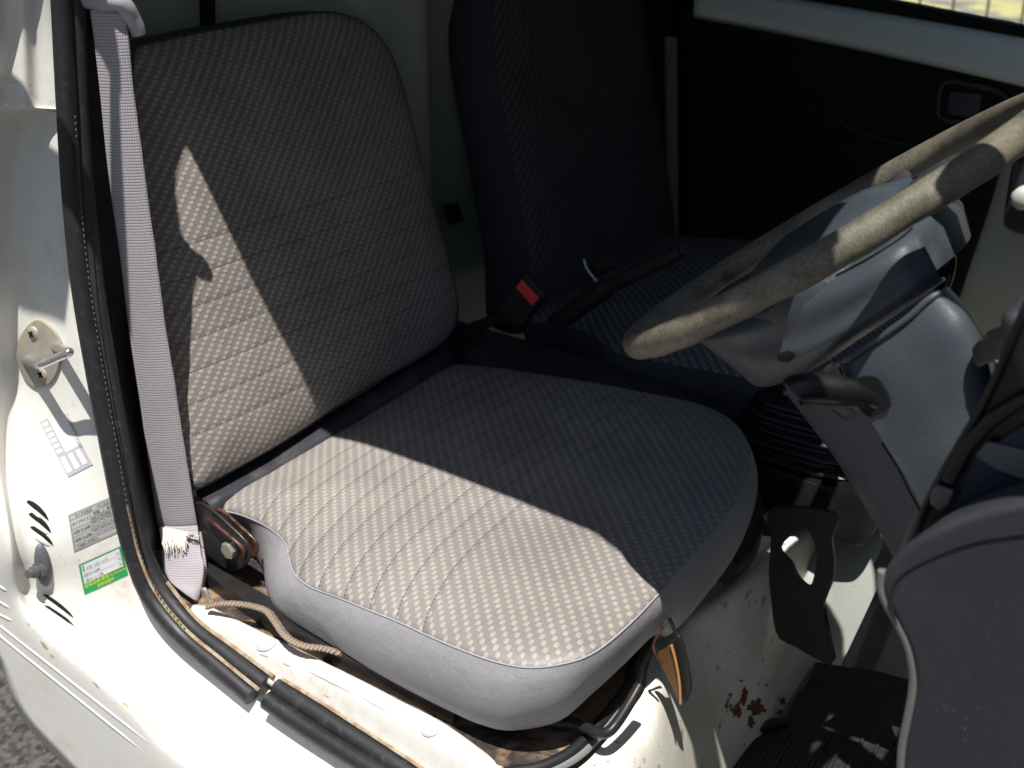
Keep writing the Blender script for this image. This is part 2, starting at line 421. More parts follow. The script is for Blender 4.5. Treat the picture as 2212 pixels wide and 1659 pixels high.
# body side: pillar jamb flowing down and forward into the sill, and the outer skin
YC = [.034, .020, -.008, -.040, -.058, -.072, -.080]; YU = [.034, .022, .012, .002, -.014, -.040, -.075]
rows_px = [
 [(126,-200),(108,-200),(66,-200),(46,-200),(14,-200),(-40,-200),(-170,-200)],
 [(134,40),(118,40),(76,40),(50,40),(16,40),(-40,40),(-170,40)],
 [(143,215),(128,215),(82,212),(52,208),(14,204),(-40,200),(-170,200)],
 [(144,238),(130,238),(82,236),(50,234),(12,230),(-40,228),(-170,228)],
 [(147,262),(132,262),(80,262),(44,262),(6,262),(-42,262),(-170,262)],
 [(165,480),(146,480),(96,480),(36,480),(0,480),(-44,480),(-170,480)],
 [(190,690),(170,690),(112,690),(44,690),(4,690),(-40,690),(-160,690)],
 [(222,850),(200,850),(132,850),(52,850),(10,850),(-30,850),(-150,850)],
 [(254,1000),(230,1000),(150,1000),(56,1000),(14,1000),(-20,1000),(-140,1010)],
 [(285,1150),(262,1150),(172,1155),(74,1165),(34,1165),(8,1175),(-110,1200)],
 [(318,1245),(292,1255),(205,1275),(108,1285),(58,1285),(28,1300),(-60,1325)],
 [(372,1345),(345,1362),(262,1385),(165,1372),(112,1362),(88,1378),(0,1432)],
 [(450,1405),(425,1430),(345,1465),(250,1448),(198,1440),(176,1458),(42,1545)],
 [(540,1462),(515,1492),(440,1545),(340,1530),(290,1525),(268,1545),(125,1640)],
 [(640,1525),(615,1560),(540,1620),(440,1620),(372,1612),(350,1635),(215,1740)],
 [(780,1610),(755,1650),(680,1710),(590,1720),(520,1725),(500,1750),(360,1980)],
 [(960,1720),(935,1765),(860,1830),(790,1850),(730,1860),(710,1890),(580,2130)],
 [(1200,1860),(1175,1910),(1110,1990),(1050,2020),(1000,2040),(985,2070),(870,2330)],
]
def lean(v): return .055*max(0, min(1, (1120-v)/1120))
YADJ = {0: (-.003, -.007, -.010), 1: (-.003, -.007, -.010), 2: (-.003, -.007, -.010), 3: (-.003, -.007, -.010), 4: (.002, .006, .004)}
rows = []
for i, r in enumerate(rows_px):
    rr = []
    for j, (u, v) in enumerate(r):
        kk = max(0, min(1, (1150-v)/250)); y = YC[j]*(1-kk)+YU[j]*kk
        if i in YADJ and j in (1, 2, 3): y += YADJ[i][j-1]*.8
        rr.append(at(u, v, Y=y+lean(v)))
    rows.append(rr)
body = loft('body_side', rows, WHITE, cab, nu=8, nv=6, sharp=75)
face_cam(body)
def bvh_of(*obs):
    vs = []; fs = []
    for o in obs:
        k = len(vs); vs += [v.co.copy() for v in o.data.vertices]; fs += [tuple(i+k for i in p.vertices) for p in o.data.polygons]
    return BVHTree.FromPolygons(vs, fs)
BODY = bvh_of(body)
solid(body, .004, -1)
def on(bvh, u, v, off=.001, fallback=0):
    d = ray(u, v); loc, nor, idx, dist = bvh.ray_cast(CP, d)
    if loc is None: return at(u, v, Y=fallback)
    if nor.dot(d) > 0: nor = -nor
    return loc+nor*off
# grooves pressed into the outer skin
for k, (a, m_, b_) in enumerate([((-60,1305),(0,1352),(335,1615)), ((-60,1328),(0,1374),(314,1627)), ((-60,1224),(-20,1252),(15,1277)), ((-60,1262),(-20,1288),(22,1314)), ((-60,1290),(-20,1318),(28,1342))]):
    pts = [on(BODY, a[0]+(m_[0]-a[0])*t, a[1]+(m_[1]-a[1])*t, -.0008) for t in (0, .5)]+[on(BODY, m_[0]+(b_[0]-m_[0])*t, m_[1]+(b_[1]-m_[1])*t, -.0008-.0012*(t>.95)) for t in (0, .2, .4, .6, .8, 1)]
    tube('skin_ridge', pts, .0020, WHITE, cab, n=8, seg=4)
# inner sill plate
ro = [(396,1322),(430,1372),(510,1432),(600,1492),(760,1592),(930,1700),(1150,1830)]
rm = [(410,1312),(470,1368),(560,1425),(660,1480),(810,1572),(975,1675),(1180,1800)]
r2 = [(420,1306),(510,1360),(610,1415),(720,1470),(865,1550),(1020,1645),(1200,1765)]
ri = [(455,1310),(560,1362),(660,1411),(756,1457),(866,1514),(968,1568),(1098,1662)]
sill = loft('sill_plate', [[at(u, v, Y=.030) for u, v in ro], [at(u, v+6, Y=.036) for u, v in rm], [at(u, v, Y=.044) for u, v in r2], [at(u, v, Y=.060) for u, v in ri], [at(u+2, v+26, Y=.062) for u, v in ri]], WHITE, cab, nu=8, nv=6)
face_cam(sill)
SILL = bvh_of(sill); solid(sill, .002)
rr_ = []
for k in range(40):
    t = k/39; u = 405+t*560; v = 1330+t*372
    pass
def scratch(u0, v0, u1, v1, wd, nm='sill_scratch', bv=None):
    bv = bv or SILL; a = Vector((u0, v0)); b_ = Vector((u1, v1)); d = (b_-a).normalized(); nn = Vector((-d.y, d.x)); vs = []; fs = []
    for i in range(9):
        p = a.lerp(b_, i/8)+nn*random.uniform(-1, 1)*.8; w_ = wd*math.sin(math.pi*(i+.35)/8.7)*.5
        vs += [on(bv, p.x+nn.x*w_, p.y+nn.y*w_, .0005), on(bv, p.x-nn.x*w_, p.y-nn.y*w_, .0005)]
    for i in range(8): fs.append((2*i, 2*i+1, 2*i+3, 2*i+2))
    mesh(nm, vs, fs, SCR, cab, smooth=False)
SCR = NB('scuff_grey').set((.33, .32, .33), .7).m
for a_ in ((662,1448,760,1498,2.4), (770,1500,840,1540,1.6), (560,1412,580,1420,1.8), (610,1432,628,1440,1.6), (520,1370,535,1378,1.2), (700,1500,712,1507,1.5)): scratch(*a_)
SCR = NB('brown_stain').set((.50, .38, .22), .8).m
for a_ in ((88,1385,104,1402,7), (108,1412,118,1420,4), (200,1470,216,1488,4), (262,1515,282,1530,4), (60,1345,64,1352,3), (94,1618,98,1626,3)): scratch(*a_, nm='paint_stain', bv=BODY)
# round plugs on the sill
for (cu_, cv_, a, b_) in ((575,1392,21,14), (932,1574,22,17)):
    out = [on(SILL, cu_+a*math.cos(q), cv_+b_*math.sin(q)*1.0-a*.15*math.cos(q), .0012) for q in [2*math.pi*i/28 for i in range(28)]]
    p = pad('sill_plug', out, (on(SILL, cu_, cv_, .01)-on(SILL, cu_, cv_, 0)).normalized(), .0008, flat('plug_grey', (.50, .54, .60), .35), cab, steps=4)
# engine box tray under the seat
tray_px = [(300,1150),(400,1300),(455,1316),(660,1420),(866,1524),(1000,1600),(1075,1652),(1170,1650),(1228,1622),(1275,1580),(1325,1520),(1362,1470),(1385,1400),(1480,1280),(1640,1120)]
TZ = -.080
tp = [at(u, v, Z=TZ) for u, v in tray_px]+[V(.42, .66, TZ), V(-.14, .70, TZ), V(-.16, .12, TZ)]
tr = prism('seat_base_tray', tp, V(0, 0, -.01), TRAY, cab, b=0)
rimp = [(1082,1672),(1110,1668),(1170,1656),(1228,1628),(1275,1586),(1325,1526),(1358,1478),(1374,1420),(1420,1345),(1500,1250)]
tube('tray_rim', [at(u, v, Z=TZ+.006) for u, v in rimp], .0055, BLKM, cab, n=10)
tube('tray_rim', [at(u+14, v+10, Z=TZ+.002) for u, v in rimp[1:]], .0042, NB('grey_edge').set((.22, .22, .22), .45).m, cab, n=8)
# seat box front
ra = [(1100,1690),(1190,1690),(1255,1655),(1305,1605),(1358,1540),(1392,1490),(1404,1430),(1452,1345),(1545,1270),(1655,1180),(1760,1080)]
za = [-.124]*11
rb = [(1170,1740),(1280,1720),(1350,1680),(1390,1630),(1420,1580),(1440,1500),(1455,1430),(1495,1365),(1570,1310),(1670,1235),(1790,1130)]
rc = [(1300,2300),(1420,2150),(1480,2000),(1500,1900),(1520,1800),(1545,1740),(1580,1680),(1620,1630),(1680,1560),(1760,1440),(1860,1300)]
boxf = loft('engine_box', [[at(u, v, Z=TZ-.004) for u, v in ra], [at(u, v, Z=-.096) for u, v in rb],
     [at(u, v, Z=-.118).lerp(at(u2, v2, Z=-.31), .38)+V(.012, 0, 0) for (u, v), (u2, v2) in zip(rb, rc)], [at(u, v, Z=-.31) for u, v in rc]], RUSTW, cab, nu=6, nv=6, sharp=80)
face_cam(boxf)
BOXB = bvh_of(boxf)
RUSTF = NB('rust_flake'); RUSTF.set(RUSTF.mix(RUSTF.noise(60, 4), (.17, .075, .035), (.11, .055, .03)), .85)
def flake(cx_, cy_, rx, ry, sd):
    random.seed(sd); o_ = []
    for i in range(22):
        q = 2*math.pi*i/22; k = random.uniform(.55, 1.15)
        o_.append(on(BOXB, cx_+rx*k*math.cos(q), cy_+ry*k*math.sin(q), .0006))
    mesh('rust_patch', o_, [tuple(range(22))], RUSTF.m, cab, smooth=False)
for a_ in ((1633,1528,23,19,1), (1622,1560,9,14,2), (1690,1515,8,10,3), (1684,1538,7,5,4), (1600,1470,4,3,5), (1655,1480,3,4,6), (1560,1240,3,2,7), (1575,1500,5,3,8)): flake(*a_)
# floor, tunnel and inner front
floor = mesh('floor_panel', [V(.35, -.0, -.325), V(1.25, -.0, -.325), V(1.25, 1.26, -.325), V(.35, 1.26, -.325)], [(0, 1, 2, 3)], WHITE_D, cab, smooth=False); solid(floor, .01)
wl = loft('footwell_wall', [[at(1712,1085,Y=.66), at(1780,1040,Y=.70), at(1900,980,Y=.74), at(2100,900,Y=.80)],
      [at(1722,1200,Y=.60), at(1780,1180,Y=.62), at(1860,1130,Y=.64), at(2100,1050,Y=.70)],
      [at(1745,1340,Y=.56), at(1790,1330,Y=.57), at(1850,1300,Y=.58), at(2050,1250,Y=.60)],
      [at(1764,1428,Y=.54), at(1800,1436,Y=.54), at(1850,1440,Y=.54), at(2050,1440,Y=.54)]], WHITE_D, cab)
face_cam(wl)
# rear wall, inner pillar, roof, far wall and front
rw = loft('rear_wall', [[V(-.205, y, z)+V((.03 if abs(y-.68) < .09 else 0), 0, 0) for y in (.02, .2, .42, .58, .62, .68, .74, .78, 1.0, 1.32)] for z in (-.2, .1, .35, .6, .86)], PALE, cab, nu=4, nv=3)
solid(rw, .01)
ZR = .85
def sm(x, y, z=ZR): return V(x-.18*(1-z), y+.30*(1-z), z)      # roof outline, measured at z = 1 along the sun
prism('roof_panel', [sm(x, y) for x, y in ((-.30, .05), (.021, .036), (.054, .030), (.091, .0225), (.161, .017), (.18, .016), (.34, -.003), (.48, -.019), (.60, -.036), (.64, -.052), (.70, -.074), (.74, -.074), (.765, -.068), (.788, -.038), (.775, -.025), (.745, -.010), (.742, .05), (.735, .12), (.698, .19), (.695, 1.30), (-.30, 1.30))], V(0, 0, .03), NB('headliner').set((.10, .10, .095), .9).m, cab, b=.003)
prism('jamb_shade_plate', [sm(x, y, .80) for x, y in ((-.20, -.21), (-.019, -.205), (.012, -.199), (.050, -.193), (.052, -.152), (.092, -.150), (.087, -.119), (.080, -.087), (.074, -.05), (.069, -.05), (.067, -.12), (.050, -.118), (-.20, -.118))], V(0, 0, .004), PALE, cab, b=0)  # plate added out of view to shade the jamb and belt edge
prism('pillar_corner', [sm(x, y, .78) for x, y in ((-.20, -.06), (.058, -.062), (.079, -.068), (.077, -.056), (.051, -.028), (.031, .004), (.0215, .030), (.020, .10), (-.20, .10))], V(0, 0, .07), PALE, cab, b=.003)
prism('rim_shade_plate', [sm(x, y, .80) for x, y in ((.825, .012), (.90, .012), (.90, .062), (.825, .062))], V(0, 0, .012), PALE, cab, b=.003)  # added out of view, only casts the dark band on the wheel rim
prism('far_side_panel', [V(-.2, 1.33, -.5), V(.02, 1.33, -.5), V(.0, 1.33, .2), V(-.0, 1.33, .9), V(-.2, 1.33, .9)], V(0, .03, 0), TRIM, cab, b=0)
gm = bpy.data.materials.new('tinted_glass'); gm.use_nodes = True; g_ = gm.node_tree; g_.nodes.remove(g_.nodes['Principled BSDF'])
_tr = g_.nodes.new('ShaderNodeBsdfTransparent'); _tr.inputs[0].default_value = (.84, .88, .86, 1); _gl = g_.nodes.new('ShaderNodeBsdfGlossy'); _gl.inputs['Roughness'].default_value = 0
_mx = g_.nodes.new('ShaderNodeMixShader'); _mx.inputs[0].default_value = .04; g_.links.new(_tr.outputs[0], _mx.inputs[1]); g_.links.new(_gl.outputs[0], _mx.inputs[2]); g_.links.new(_mx.outputs[0], g_.nodes['Material Output'].inputs[0])
mesh('windshield', [V(.69, .02, .852), V(1.17, -.03, .30), V(1.17, 1.33, .30), V(.66, 1.30, .852)], [(0, 1, 2, 3)], gm, cab, smooth=False)
# driver door swung wide open, outside the right edge of the picture
prism('open_door', [V(1.12, -.09, -.45), V(1.32, -1.10, -.45), V(1.32, -1.12, .42), V(1.12, -.09, .40)], V(.06, .02, 0), WHITE, cab, b=.01)
tube('front_pillar', [V(.733, -.008, .85), V(.80, -.03, .78), V(1.00, -.05, .50), V(1.10, -.05, .30)], .022, WHITE, cab, n=14)
tube('front_pillar', [V(.70, 1.30, .86), V(.82, 1.31, .78), V(1.02, 1.33, .50), V(1.10, 1.33, .30)], .030, WHITE, cab, n=14)
box('front_panel', V(1.24, .65, -.05), (.03, 1.36, .9), WHITE, cab)
box('rear_pillar_trim', V(-.14, 1.29, .4), (.14, .05, 1.2), TRIM, cab)
# black inner pillar trim between the seal and the belt
ptr = loft('pillar_trim', [[at(150,-150,Y=0.036+lean(-150)*1.00), at(168,-150,Y=0.050+lean(-150)*0.88), at(205,-150,Y=0.090+lean(-150)*0.55), at(250,-150,Y=0.130+lean(-150)*0.22)],
    [at(158,200,Y=0.036+lean(200)*1.00), at(180,200,Y=0.050+lean(200)*0.88), at(220,200,Y=0.090+lean(200)*0.55), at(262,200,Y=0.130+lean(200)*0.22)],
    [at(176,500,Y=0.036+lean(500)*1.00), at(200,500,Y=0.050+lean(500)*0.88), at(238,500,Y=0.090+lean(500)*0.55), at(282,500,Y=0.130+lean(500)*0.22)],
    [at(212,750,Y=0.036+lean(750)*1.00), at(236,750,Y=0.050+lean(750)*0.88), at(270,750,Y=0.090+lean(750)*0.55), at(312,750,Y=0.130+lean(750)*0.22)],
    [at(255,1000,Y=0.036+lean(1000)*1.00), at(278,1000,Y=0.050+lean(1000)*0.88), at(310,1000,Y=0.090+lean(1000)*0.55), at(350,1000,Y=0.130+lean(1000)*0.22)],
    [at(292,1190,Y=0.036+lean(1190)*1.00), at(318,1190,Y=0.050+lean(1190)*0.88), at(352,1190,Y=0.090+lean(1190)*0.55), at(400,1180,Y=0.130+lean(1180)*0.22)]], BLKM, cab, nu=5, nv=5, thick=.002)
# the weatherstrip: two runs side by side, a joint, two more
def wpx(l, Y): return [at(u, v, Y=Y+lean(v)) for u, v in l]
oa = [(124,-200),(134,0),(146,250),(158,440),(176,620),(206,800),(236,960),(262,1092),(286,1190),(322,1284),(388,1368),(466,1436),(545,1504)]
ia = [(156,-200),(164,0),(172,250),(186,440),(206,620),(234,800),(262,960),(284,1092),(306,1180),(346,1268),(412,1350),(484,1408),(574,1478)]
ob = [(578,1512),(640,1556),(720,1608),(800,1658),(960,1760),(1150,1880)]
ib = [(598,1484),(670,1530),(760,1588),(850,1646),(1000,1745),(1180,1860)]
tube('weatherstrip', wpx(oa, .016), .0104, RUB, cab, n=12, seg=6)
tube('weatherstrip_trim', wpx(ia, .029), .0092, RUBD, cab, n=12, seg=6)
tube('weatherstrip', wpx(ob, .016), .0104, RUB, cab, n=12, seg=6)
tube('weatherstrip_trim', wpx(ib, .029), .0092, RUBD, cab, n=12, seg=6)
RL = NB('rust_line'); RL.set(RL.mix(RL.ramp(RL.noise(90, 4), [(.4, 0), (.6, 1)]), (.42, .37, .29), (.30, .19, .10)), .8)
pa = [(a[0]+(b_[0]-a[0])*1.62, a[1]+(b_[1]-a[1])*1.62) for a, b_ in zip(oa, ia)][9:13]
tube('rust_line', wpx(pa, .032), .0022, RL.m, cab, n=6)
pb2 = [(a[0]+(b_[0]-a[0])*1.60, a[1]+(b_[1]-a[1])*1.60) for a, b_ in zip(ob, ib)]
tube('rust_line', wpx(pb2, .032), .0020, RL.m, cab, n=6)
pa = [(a[0]+(b_[0]-a[0])*.5, a[1]+(b_[1]-a[1])*.5) for a, b_ in zip(oa, ia)][7:13]
tube('rust_line', wpx(pa, .0165), .0021, RL.m, cab, n=6)
# seam stitching on the trim
def dashes(pts, name, mat, parent, r=.0006, stepn=.006, ln=.0035):
    path = cr(pts, 10); acc = 0; vs = []; fs = []
    L = [0]
    for a, b_ in zip(path, path[1:]): L.append(L[-1]+(b_-a).length)
    def P(s):
        for i in range(len(L)-1):
            if L[i+1] >= s: return path[i].lerp(path[i+1], (s-L[i])/max(1e-9, L[i+1]-L[i]))
        return path[-1]
    s = 0
    while s+ln < L[-1]:
        a, b_ = P(s), P(s+ln); t = (b_-a).normalized(); n1 = t.orthogonal().normalized(); n2 = t.cross(n1); k = len(vs)
        for q in (a, b_):
            for j in range(5): vs.append(q+n1*math.cos(j*1.2566)*r+n2*math.sin(j*1.2566)*r)
        for j in range(5): fs.append((k+j, k+(j+1) % 5, k+5+(j+1) % 5, k+5+j))
        fs.append(tuple(k+j for j in range(5))); fs.append(tuple(k+5+j for j in range(5))); s += stepn
    return flip_out(mesh(name, vs, fs, mat, parent))
sp = [(a[0]+(b_[0]-a[0])*.62, a[1]+(b_[1]-a[1])*.62) for a, b_ in zip(oa, ia)]
dashes(wpx(sp[2:11], .0125), 'seal_stitching', flat('grey_thread', (.075, .075, .08), .7), cab, r=.0007)
# louvres
def leaf(a, b_, th, up, off):
    out = []
    for i in range(13):
        t = i/12; out.append((a[0]+(b_[0]-a[0])*t, a[1]+(b_[1]-a[1])*t-up*th*math.sin(math.pi*min(1, t*1.0))**.6))
    return out
for (a, b_, th) in (((56,1084),(104,1122),13), ((61,1111),(109,1148),13), ((64,1138),(113,1174),9), ((92,1283),(157,1333),8), ((95,1307),(158,1352),6)):
    lo = [(a[0]+(b_[0]-a[0])*i/10, a[1]+(b_[1]-a[1])*i/10) for i in range(11)]
    hi = [(a[0]+(b_[0]-a[0])*i/10+2, a[1]+(b_[1]-a[1])*i/10-th*math.sin(math.pi*i/10)**.5) for i in range(11)]
    grid('vent_slot', [[on(BODY, u, v, .0012) for u, v in hi], [on(BODY, u, v, .0012) for u, v in lo]], VOID, cab, thick=.001)
    tube('vent_louvre', [on(BODY, u-1, v+8, -.0016) for u, v in lo[::2]], lambda t: .0008+.0034*math.sin(math.pi*t)**.6, WHITE, cab, n=8, seg=4)
# door switch
sw = on(BODY, 90, 1220, 0); swn = (on(BODY, 90, 1220, .01)-sw).normalized()
out = [on(BODY, 93+19*math.cos(q)+4*math.sin(q), 1220+46*math.sin(q)+6*math.cos(q), .001) for q in [2*math.pi*i/24 for i in range(24)]]
SWM = plastic('grey_rubber_switch', (.11, .11, .125), .5, .1)
swo = pad('door_switch', out, swn, .0065, SWM, cab, steps=5)
tip = at(60, 1241, Y=sw.y-.020)
base = on(BODY, 92, 1226, .002)
tube('switch_plunger', [base, base.lerp(tip, .35), base.lerp(tip, .36), base.lerp(tip, .7), base.lerp(tip, .71), tip], lambda t: .0085 if t < .38 else (.0062 if t < .78 else .0048), SWM, swo, n=16, seg=2, smoothp=False)
# striker
st_out = [(82,690),(62,706),(46,730),(38,765),(42,785),(52,808),(66,826),(84,836),(104,832),(122,812),(134,780),(138,752),(130,730),(118,712),(100,696)]
stc = on(BODY, 88, 765, 0); stn = (on(BODY, 88, 765, .01)-stc).normalized()
so_ = cr([on(BODY, u, v, .0035) for u, v in st_out], 3, True)
stp = pad('striker', so_, stn, .0012, ZINC, cab, steps=4)
prism('striker_plate', so_, -stn*.004, ZINC, stp, b=0)
for (u, v) in ((79,718), (99,806)):
    c = on(BODY, u, v, .004); a1 = stn.orthogonal().normalized(); a2 = stn.cross(a1)
    rg = [c+(a1*math.cos(q)+a2*math.sin(q))*.0082 for q in [2*math.pi*i/24 for i in range(24)]]
    sc_ = pad('striker_screw', rg, stn, .0032, ZINC, stp, steps=6, pw=2.2)
    for ang in (.35, .35+math.pi/2):
        e1 = a1*math.cos(ang)+a2*math.sin(ang); e2 = stn.cross(e1)
        box('screw_cross', c+stn*.0034, (.0078, .0020, .0008), VOID, sc_, ax=(e1, e2, stn), b=0)
r1 = on(BODY, 60, 777, .003); r2_ = on(BODY, 124, 747, .003); OUT = V(.25, -.97, .02).normalized()
q1 = at(88, 788, Y=r1.y-.027); q2 = at(152, 760, Y=r2_.y-.027)
tube('striker_loop', [r1-OUT*.004, r1, r1.lerp(q1, .5), q1.lerp(q2, -.02)+(r1-q1)*.10, q1.lerp(q2, .12), q1.lerp(q2, .5), q1.lerp(q2, .90), q1.lerp(q2, 1.0)+(r2_-q2)*.12, r2_.lerp(q2, .45), r2_, r2_-OUT*.004], lambda t: .0046, CHROME, stp, n=12, seg=6)

# ---- stickers on the jamb
def bil(q, s, t):
    (a, b_, c, d) = q
    return ((a[0]*(1-s)+b_[0]*s)*(1-t)+(d[0]*(1-s)+c[0]*s)*t, (a[1]*(1-s)+b_[1]*s)*(1-t)+(d[1]*(1-s)+c[1]*s)*t)
def decal(name, q, s0, t0, s1, t1, mat, parent, off, bvh, n=8):
    rows = []
    for i in range(n+1):
        rows.append([on(bvh, *bil(q, s0+(s1-s0)*j/n, t0+(t1-t0)*i/n), off) for j in range(n+1)])
    o = grid(name, rows, mat, parent, uv=False); o.data.polygons.foreach_set('use_smooth', [False]*len(o.data.polygons)); return o
def text_pts(body, size=1.0):
    c = bpy.data.curves.new('t', 'FONT'); c.body = body; c.size = size; c.resolution_u = 2
    c.align_x = 'LEFT'; c.align_y = 'BOTTOM_BASELINE' if 'BOTTOM_BASELINE' in [e.identifier for e in c.bl_rna.properties['align_y'].enum_items] else 'BOTTOM'
    o = bpy.data.objects.new('t', c); COL.objects.link(o)
    dg = bpy.context.evaluated_depsgraph_get(); me = bpy.data.meshes.new_from_object(o.evaluated_get(dg))
    vs = [v.co.copy() for v in me.vertices]; fs = [tuple(p.vertices) for p in me.polygons]
    bpy.data.objects.remove(o); bpy.data.curves.remove(c); bpy.data.meshes.remove(me)
    return vs, fs
def lettering(name, items, q, mat, parent, off, bvh):
    """items: (text, s0, t_base, width, height[, rot90])"""
    V_, F_ = [], []
    for it in items:
        txt, s0, t0, wd, ht = it[:5]
        vs, fs = text_pts(txt)
        if not vs: continue
        x0 = min(v.x for v in vs); x1 = max(v.x for v in vs); y0 = min(v.y for v in vs); y1 = max(v.y for v in vs)
        k = len(V_)
        for v in vs:
            a = (v.x-x0)/max(1e-6, x1-x0); b_ = (v.y-y0)/max(1e-6, y1-y0)
            V_.append(on(bvh, *bil(q, s0+a*wd, t0-b_*ht), off))
        F_ += [tuple(i+k for i in f) for f in fs]
    return mesh(name, V_, F_, mat, parent, smooth=False)
INK = flat('black_ink', (.03, .03, .035), .6); INKG = flat('grey_ink', (.38, .39, .42), .6)
def lines(name, segs, q, mat, parent, off, bvh, wd=.8):
    vs, fs = [], []
    for (s0, t0, s1, t1) in segs:
        a = Vector(bil(q, s0, t0)); b_ = Vector(bil(q, s1, t1)); d = (b_-a).normalized(); nn = Vector((-d.y, d.x))*wd*.5
        m = 8; k = len(vs)
        for i in range(m+1):
            p = a.lerp(b_, i/m)
            vs.append(on(bvh, p.x+nn.x, p.y+nn.y, off)); vs.append(on(bvh, p.x-nn.x, p.y-nn.y, off))
        for i in range(m): fs.append((k+2*i, k+2*i+1, k+2*i+3, k+2*i+2))
    return mesh(name, vs, fs, mat, parent, smooth=False)
# green service sticker
Q = ((170,1220),(261,1179),(277,1241),(183,1284))
gs = decal('service_sticker', Q, 0, 0, 1, 1, flat('sticker_green', (.02, .33, .10), .4), cab, .0008, BODY)
gs['label'] = 'green and white oil change sticker with yellow lettering'
decal('sticker_field', Q, .05, .05, .955, .66, flat('sticker_white', (.75, .76, .78), .4), gs, .0012, BODY)
lettering('sticker_name', [('協和自動車㈱', .04, .815, .57, .145), ('TEL 0749-24-4346', .63, .80, .36, .085), ('彦根営業所', .32, .965, .38, .125)], Q, flat('sticker_yellow', (.75, .78, .03), .4), gs, .0013, BODY)
lettering('sticker_lettering', [('実', .07, .155, .05, .085), ('施', .07, .25, .05, .085), ('次回のオイル交換', .07, .45, .38, .105), ('次回のエレメント交換', .08, .63, .42, .10), ], Q, INK, gs, .0016, BODY)
lettering('sticker_units', [('km', .87, .20, .07, .06), ('km', .88, .39, .07, .06), ('km', .88, .58, .07, .06)], Q, INK, gs, .0016, BODY)
lettering('sticker_writing', [('9年 7月13日', .16, .26, .5, .12)], Q, INKG, gs, .0016, BODY)
lines('sticker_rule', [(.05, .27, .95, .27), (.05, .47, .95, .47)], Q, INKG, gs, .0015, BODY, .5)
# tyre pressure plate
Q = ((147,1112),(255,1066),(264,1146),(160,1192))
ty = decal('tyre_pressure_sticker', Q, 0, 0, 1, 1, flat('sticker_silver', (.50, .50, .49), .4, .2), cab, .0008, BODY)
ty['label'] = 'silver tyre pressure table sticker with black grid'
lines('table_rule', [(.03,.04,.97,.04),(.03,.96,.97,.96),(.03,.04,.03,.96),(.97,.04,.97,.96),(.03,.17,.97,.17),(.42,.30,.97,.30),(.03,.42,.97,.42),(.03,.62,.97,.62),(.03,.84,.97,.84),(.42,.17,.42,.84),(.56,.30,.56,.84),(.69,.17,.69,.84),(.83,.30,.83,.84)], Q, INK, ty, .0014, BODY, .6)
lettering('table_lettering', [('タイヤ空気圧', .14, .155, .34, .085), ('kPa {kgf/cm²}', .58, .15, .36, .07), ('前輪', .49, .28, .13, .08), ('後輪', .75, .28, .15, .08), ('タイヤサイズ', .06, .34, .33, .09),
   ('軽積', .44, .405, .10, .08), ('定積', .575, .405, .10, .08), ('軽積', .71, .405, .10, .08), ('定積', .85, .405, .10, .08), ('145R12-6PR', .05, .57, .35, .09), ('145R13-6PR', .05, .78, .35, .09),
   ('200', .44, .50, .10, .065), ('{2.0}', .44, .60, .10, .065), ('240', .575, .50, .10, .065), ('{2.4}', .575, .60, .10, .065), ('240', .71, .50, .10, .065), ('{2.4}', .71, .60, .10, .065), ('300', .85, .50, .10, .065), ('{3.0}', .85, .60, .10, .065),
   ('180', .44, .71, .10, .065), ('{1.8}', .44, .81, .10, .065), ('200', .575, .71, .10, .065), ('{2.0}', .575, .81, .10, .065), ('240', .71, .71, .10, .065), ('{2.4}', .71, .81, .10, .065), ('320', .85, .71, .10, .065), ('{3.2}', .85, .81, .10, .065), ('12881-57B12', .10, .935, .42, .065)], Q, INK, ty, .0014, BODY)
# faded engine oil sticker
Q = ((120,894),(158,880),(204,1001),(146,1030))
Qa = ((88,912),(138,889),(202,1003),(148,1031))
oi = decal('engine_oil_sticker', Qa, 0, 0, 1, 1, flat('faded_sticker', (.80, .80, .80), .45), cab, .0008, BODY)
oi['label'] = 'faded white engine oil label with grey boxes'
GB = flat('faded_grey_ink', (.52, .53, .56), .5)
decal('label_band', Qa, .0, .0, .34, .62, GB, oi, .0011, BODY)
for k in range(6): decal('label_box', Qa, .05, .03+k*.098, .29, .105+k*.098, flat('faded_sticker', (.80,)*3), oi, .0014, BODY, 3)
decal('label_band', Qa, .0, .62, 1.0, .99, GB, oi, .0011, BODY)
for k in range(3): decal('label_box', Qa, .06+k*.31, .66, .26+k*.31, .94, flat('faded_sticker', (.80,)*3), oi, .0014, BODY, 3)
Qt = ((146,888),(160,883),(206,985),(193,990))
def vlet(name, txt, a, b_, h, mat, parent, off, bvh):
    d = (Vector(b_)-Vector(a)); nn = Vector((d.y, -d.x)).normalized()*h
    q = ((a[0]+nn.x, a[1]+nn.y), (b_[0]+nn.x, b_[1]+nn.y), b_, a)
    return lettering(name, [(txt, 0, 1, 1, 1)], q, mat, parent, off, bvh)
vlet('label_lettering', 'エンジンオイル ワックス補給', (140,894), (174,970), 9, flat('faded_ink', (.30, .31, .33), .5), oi, .0012, BODY)

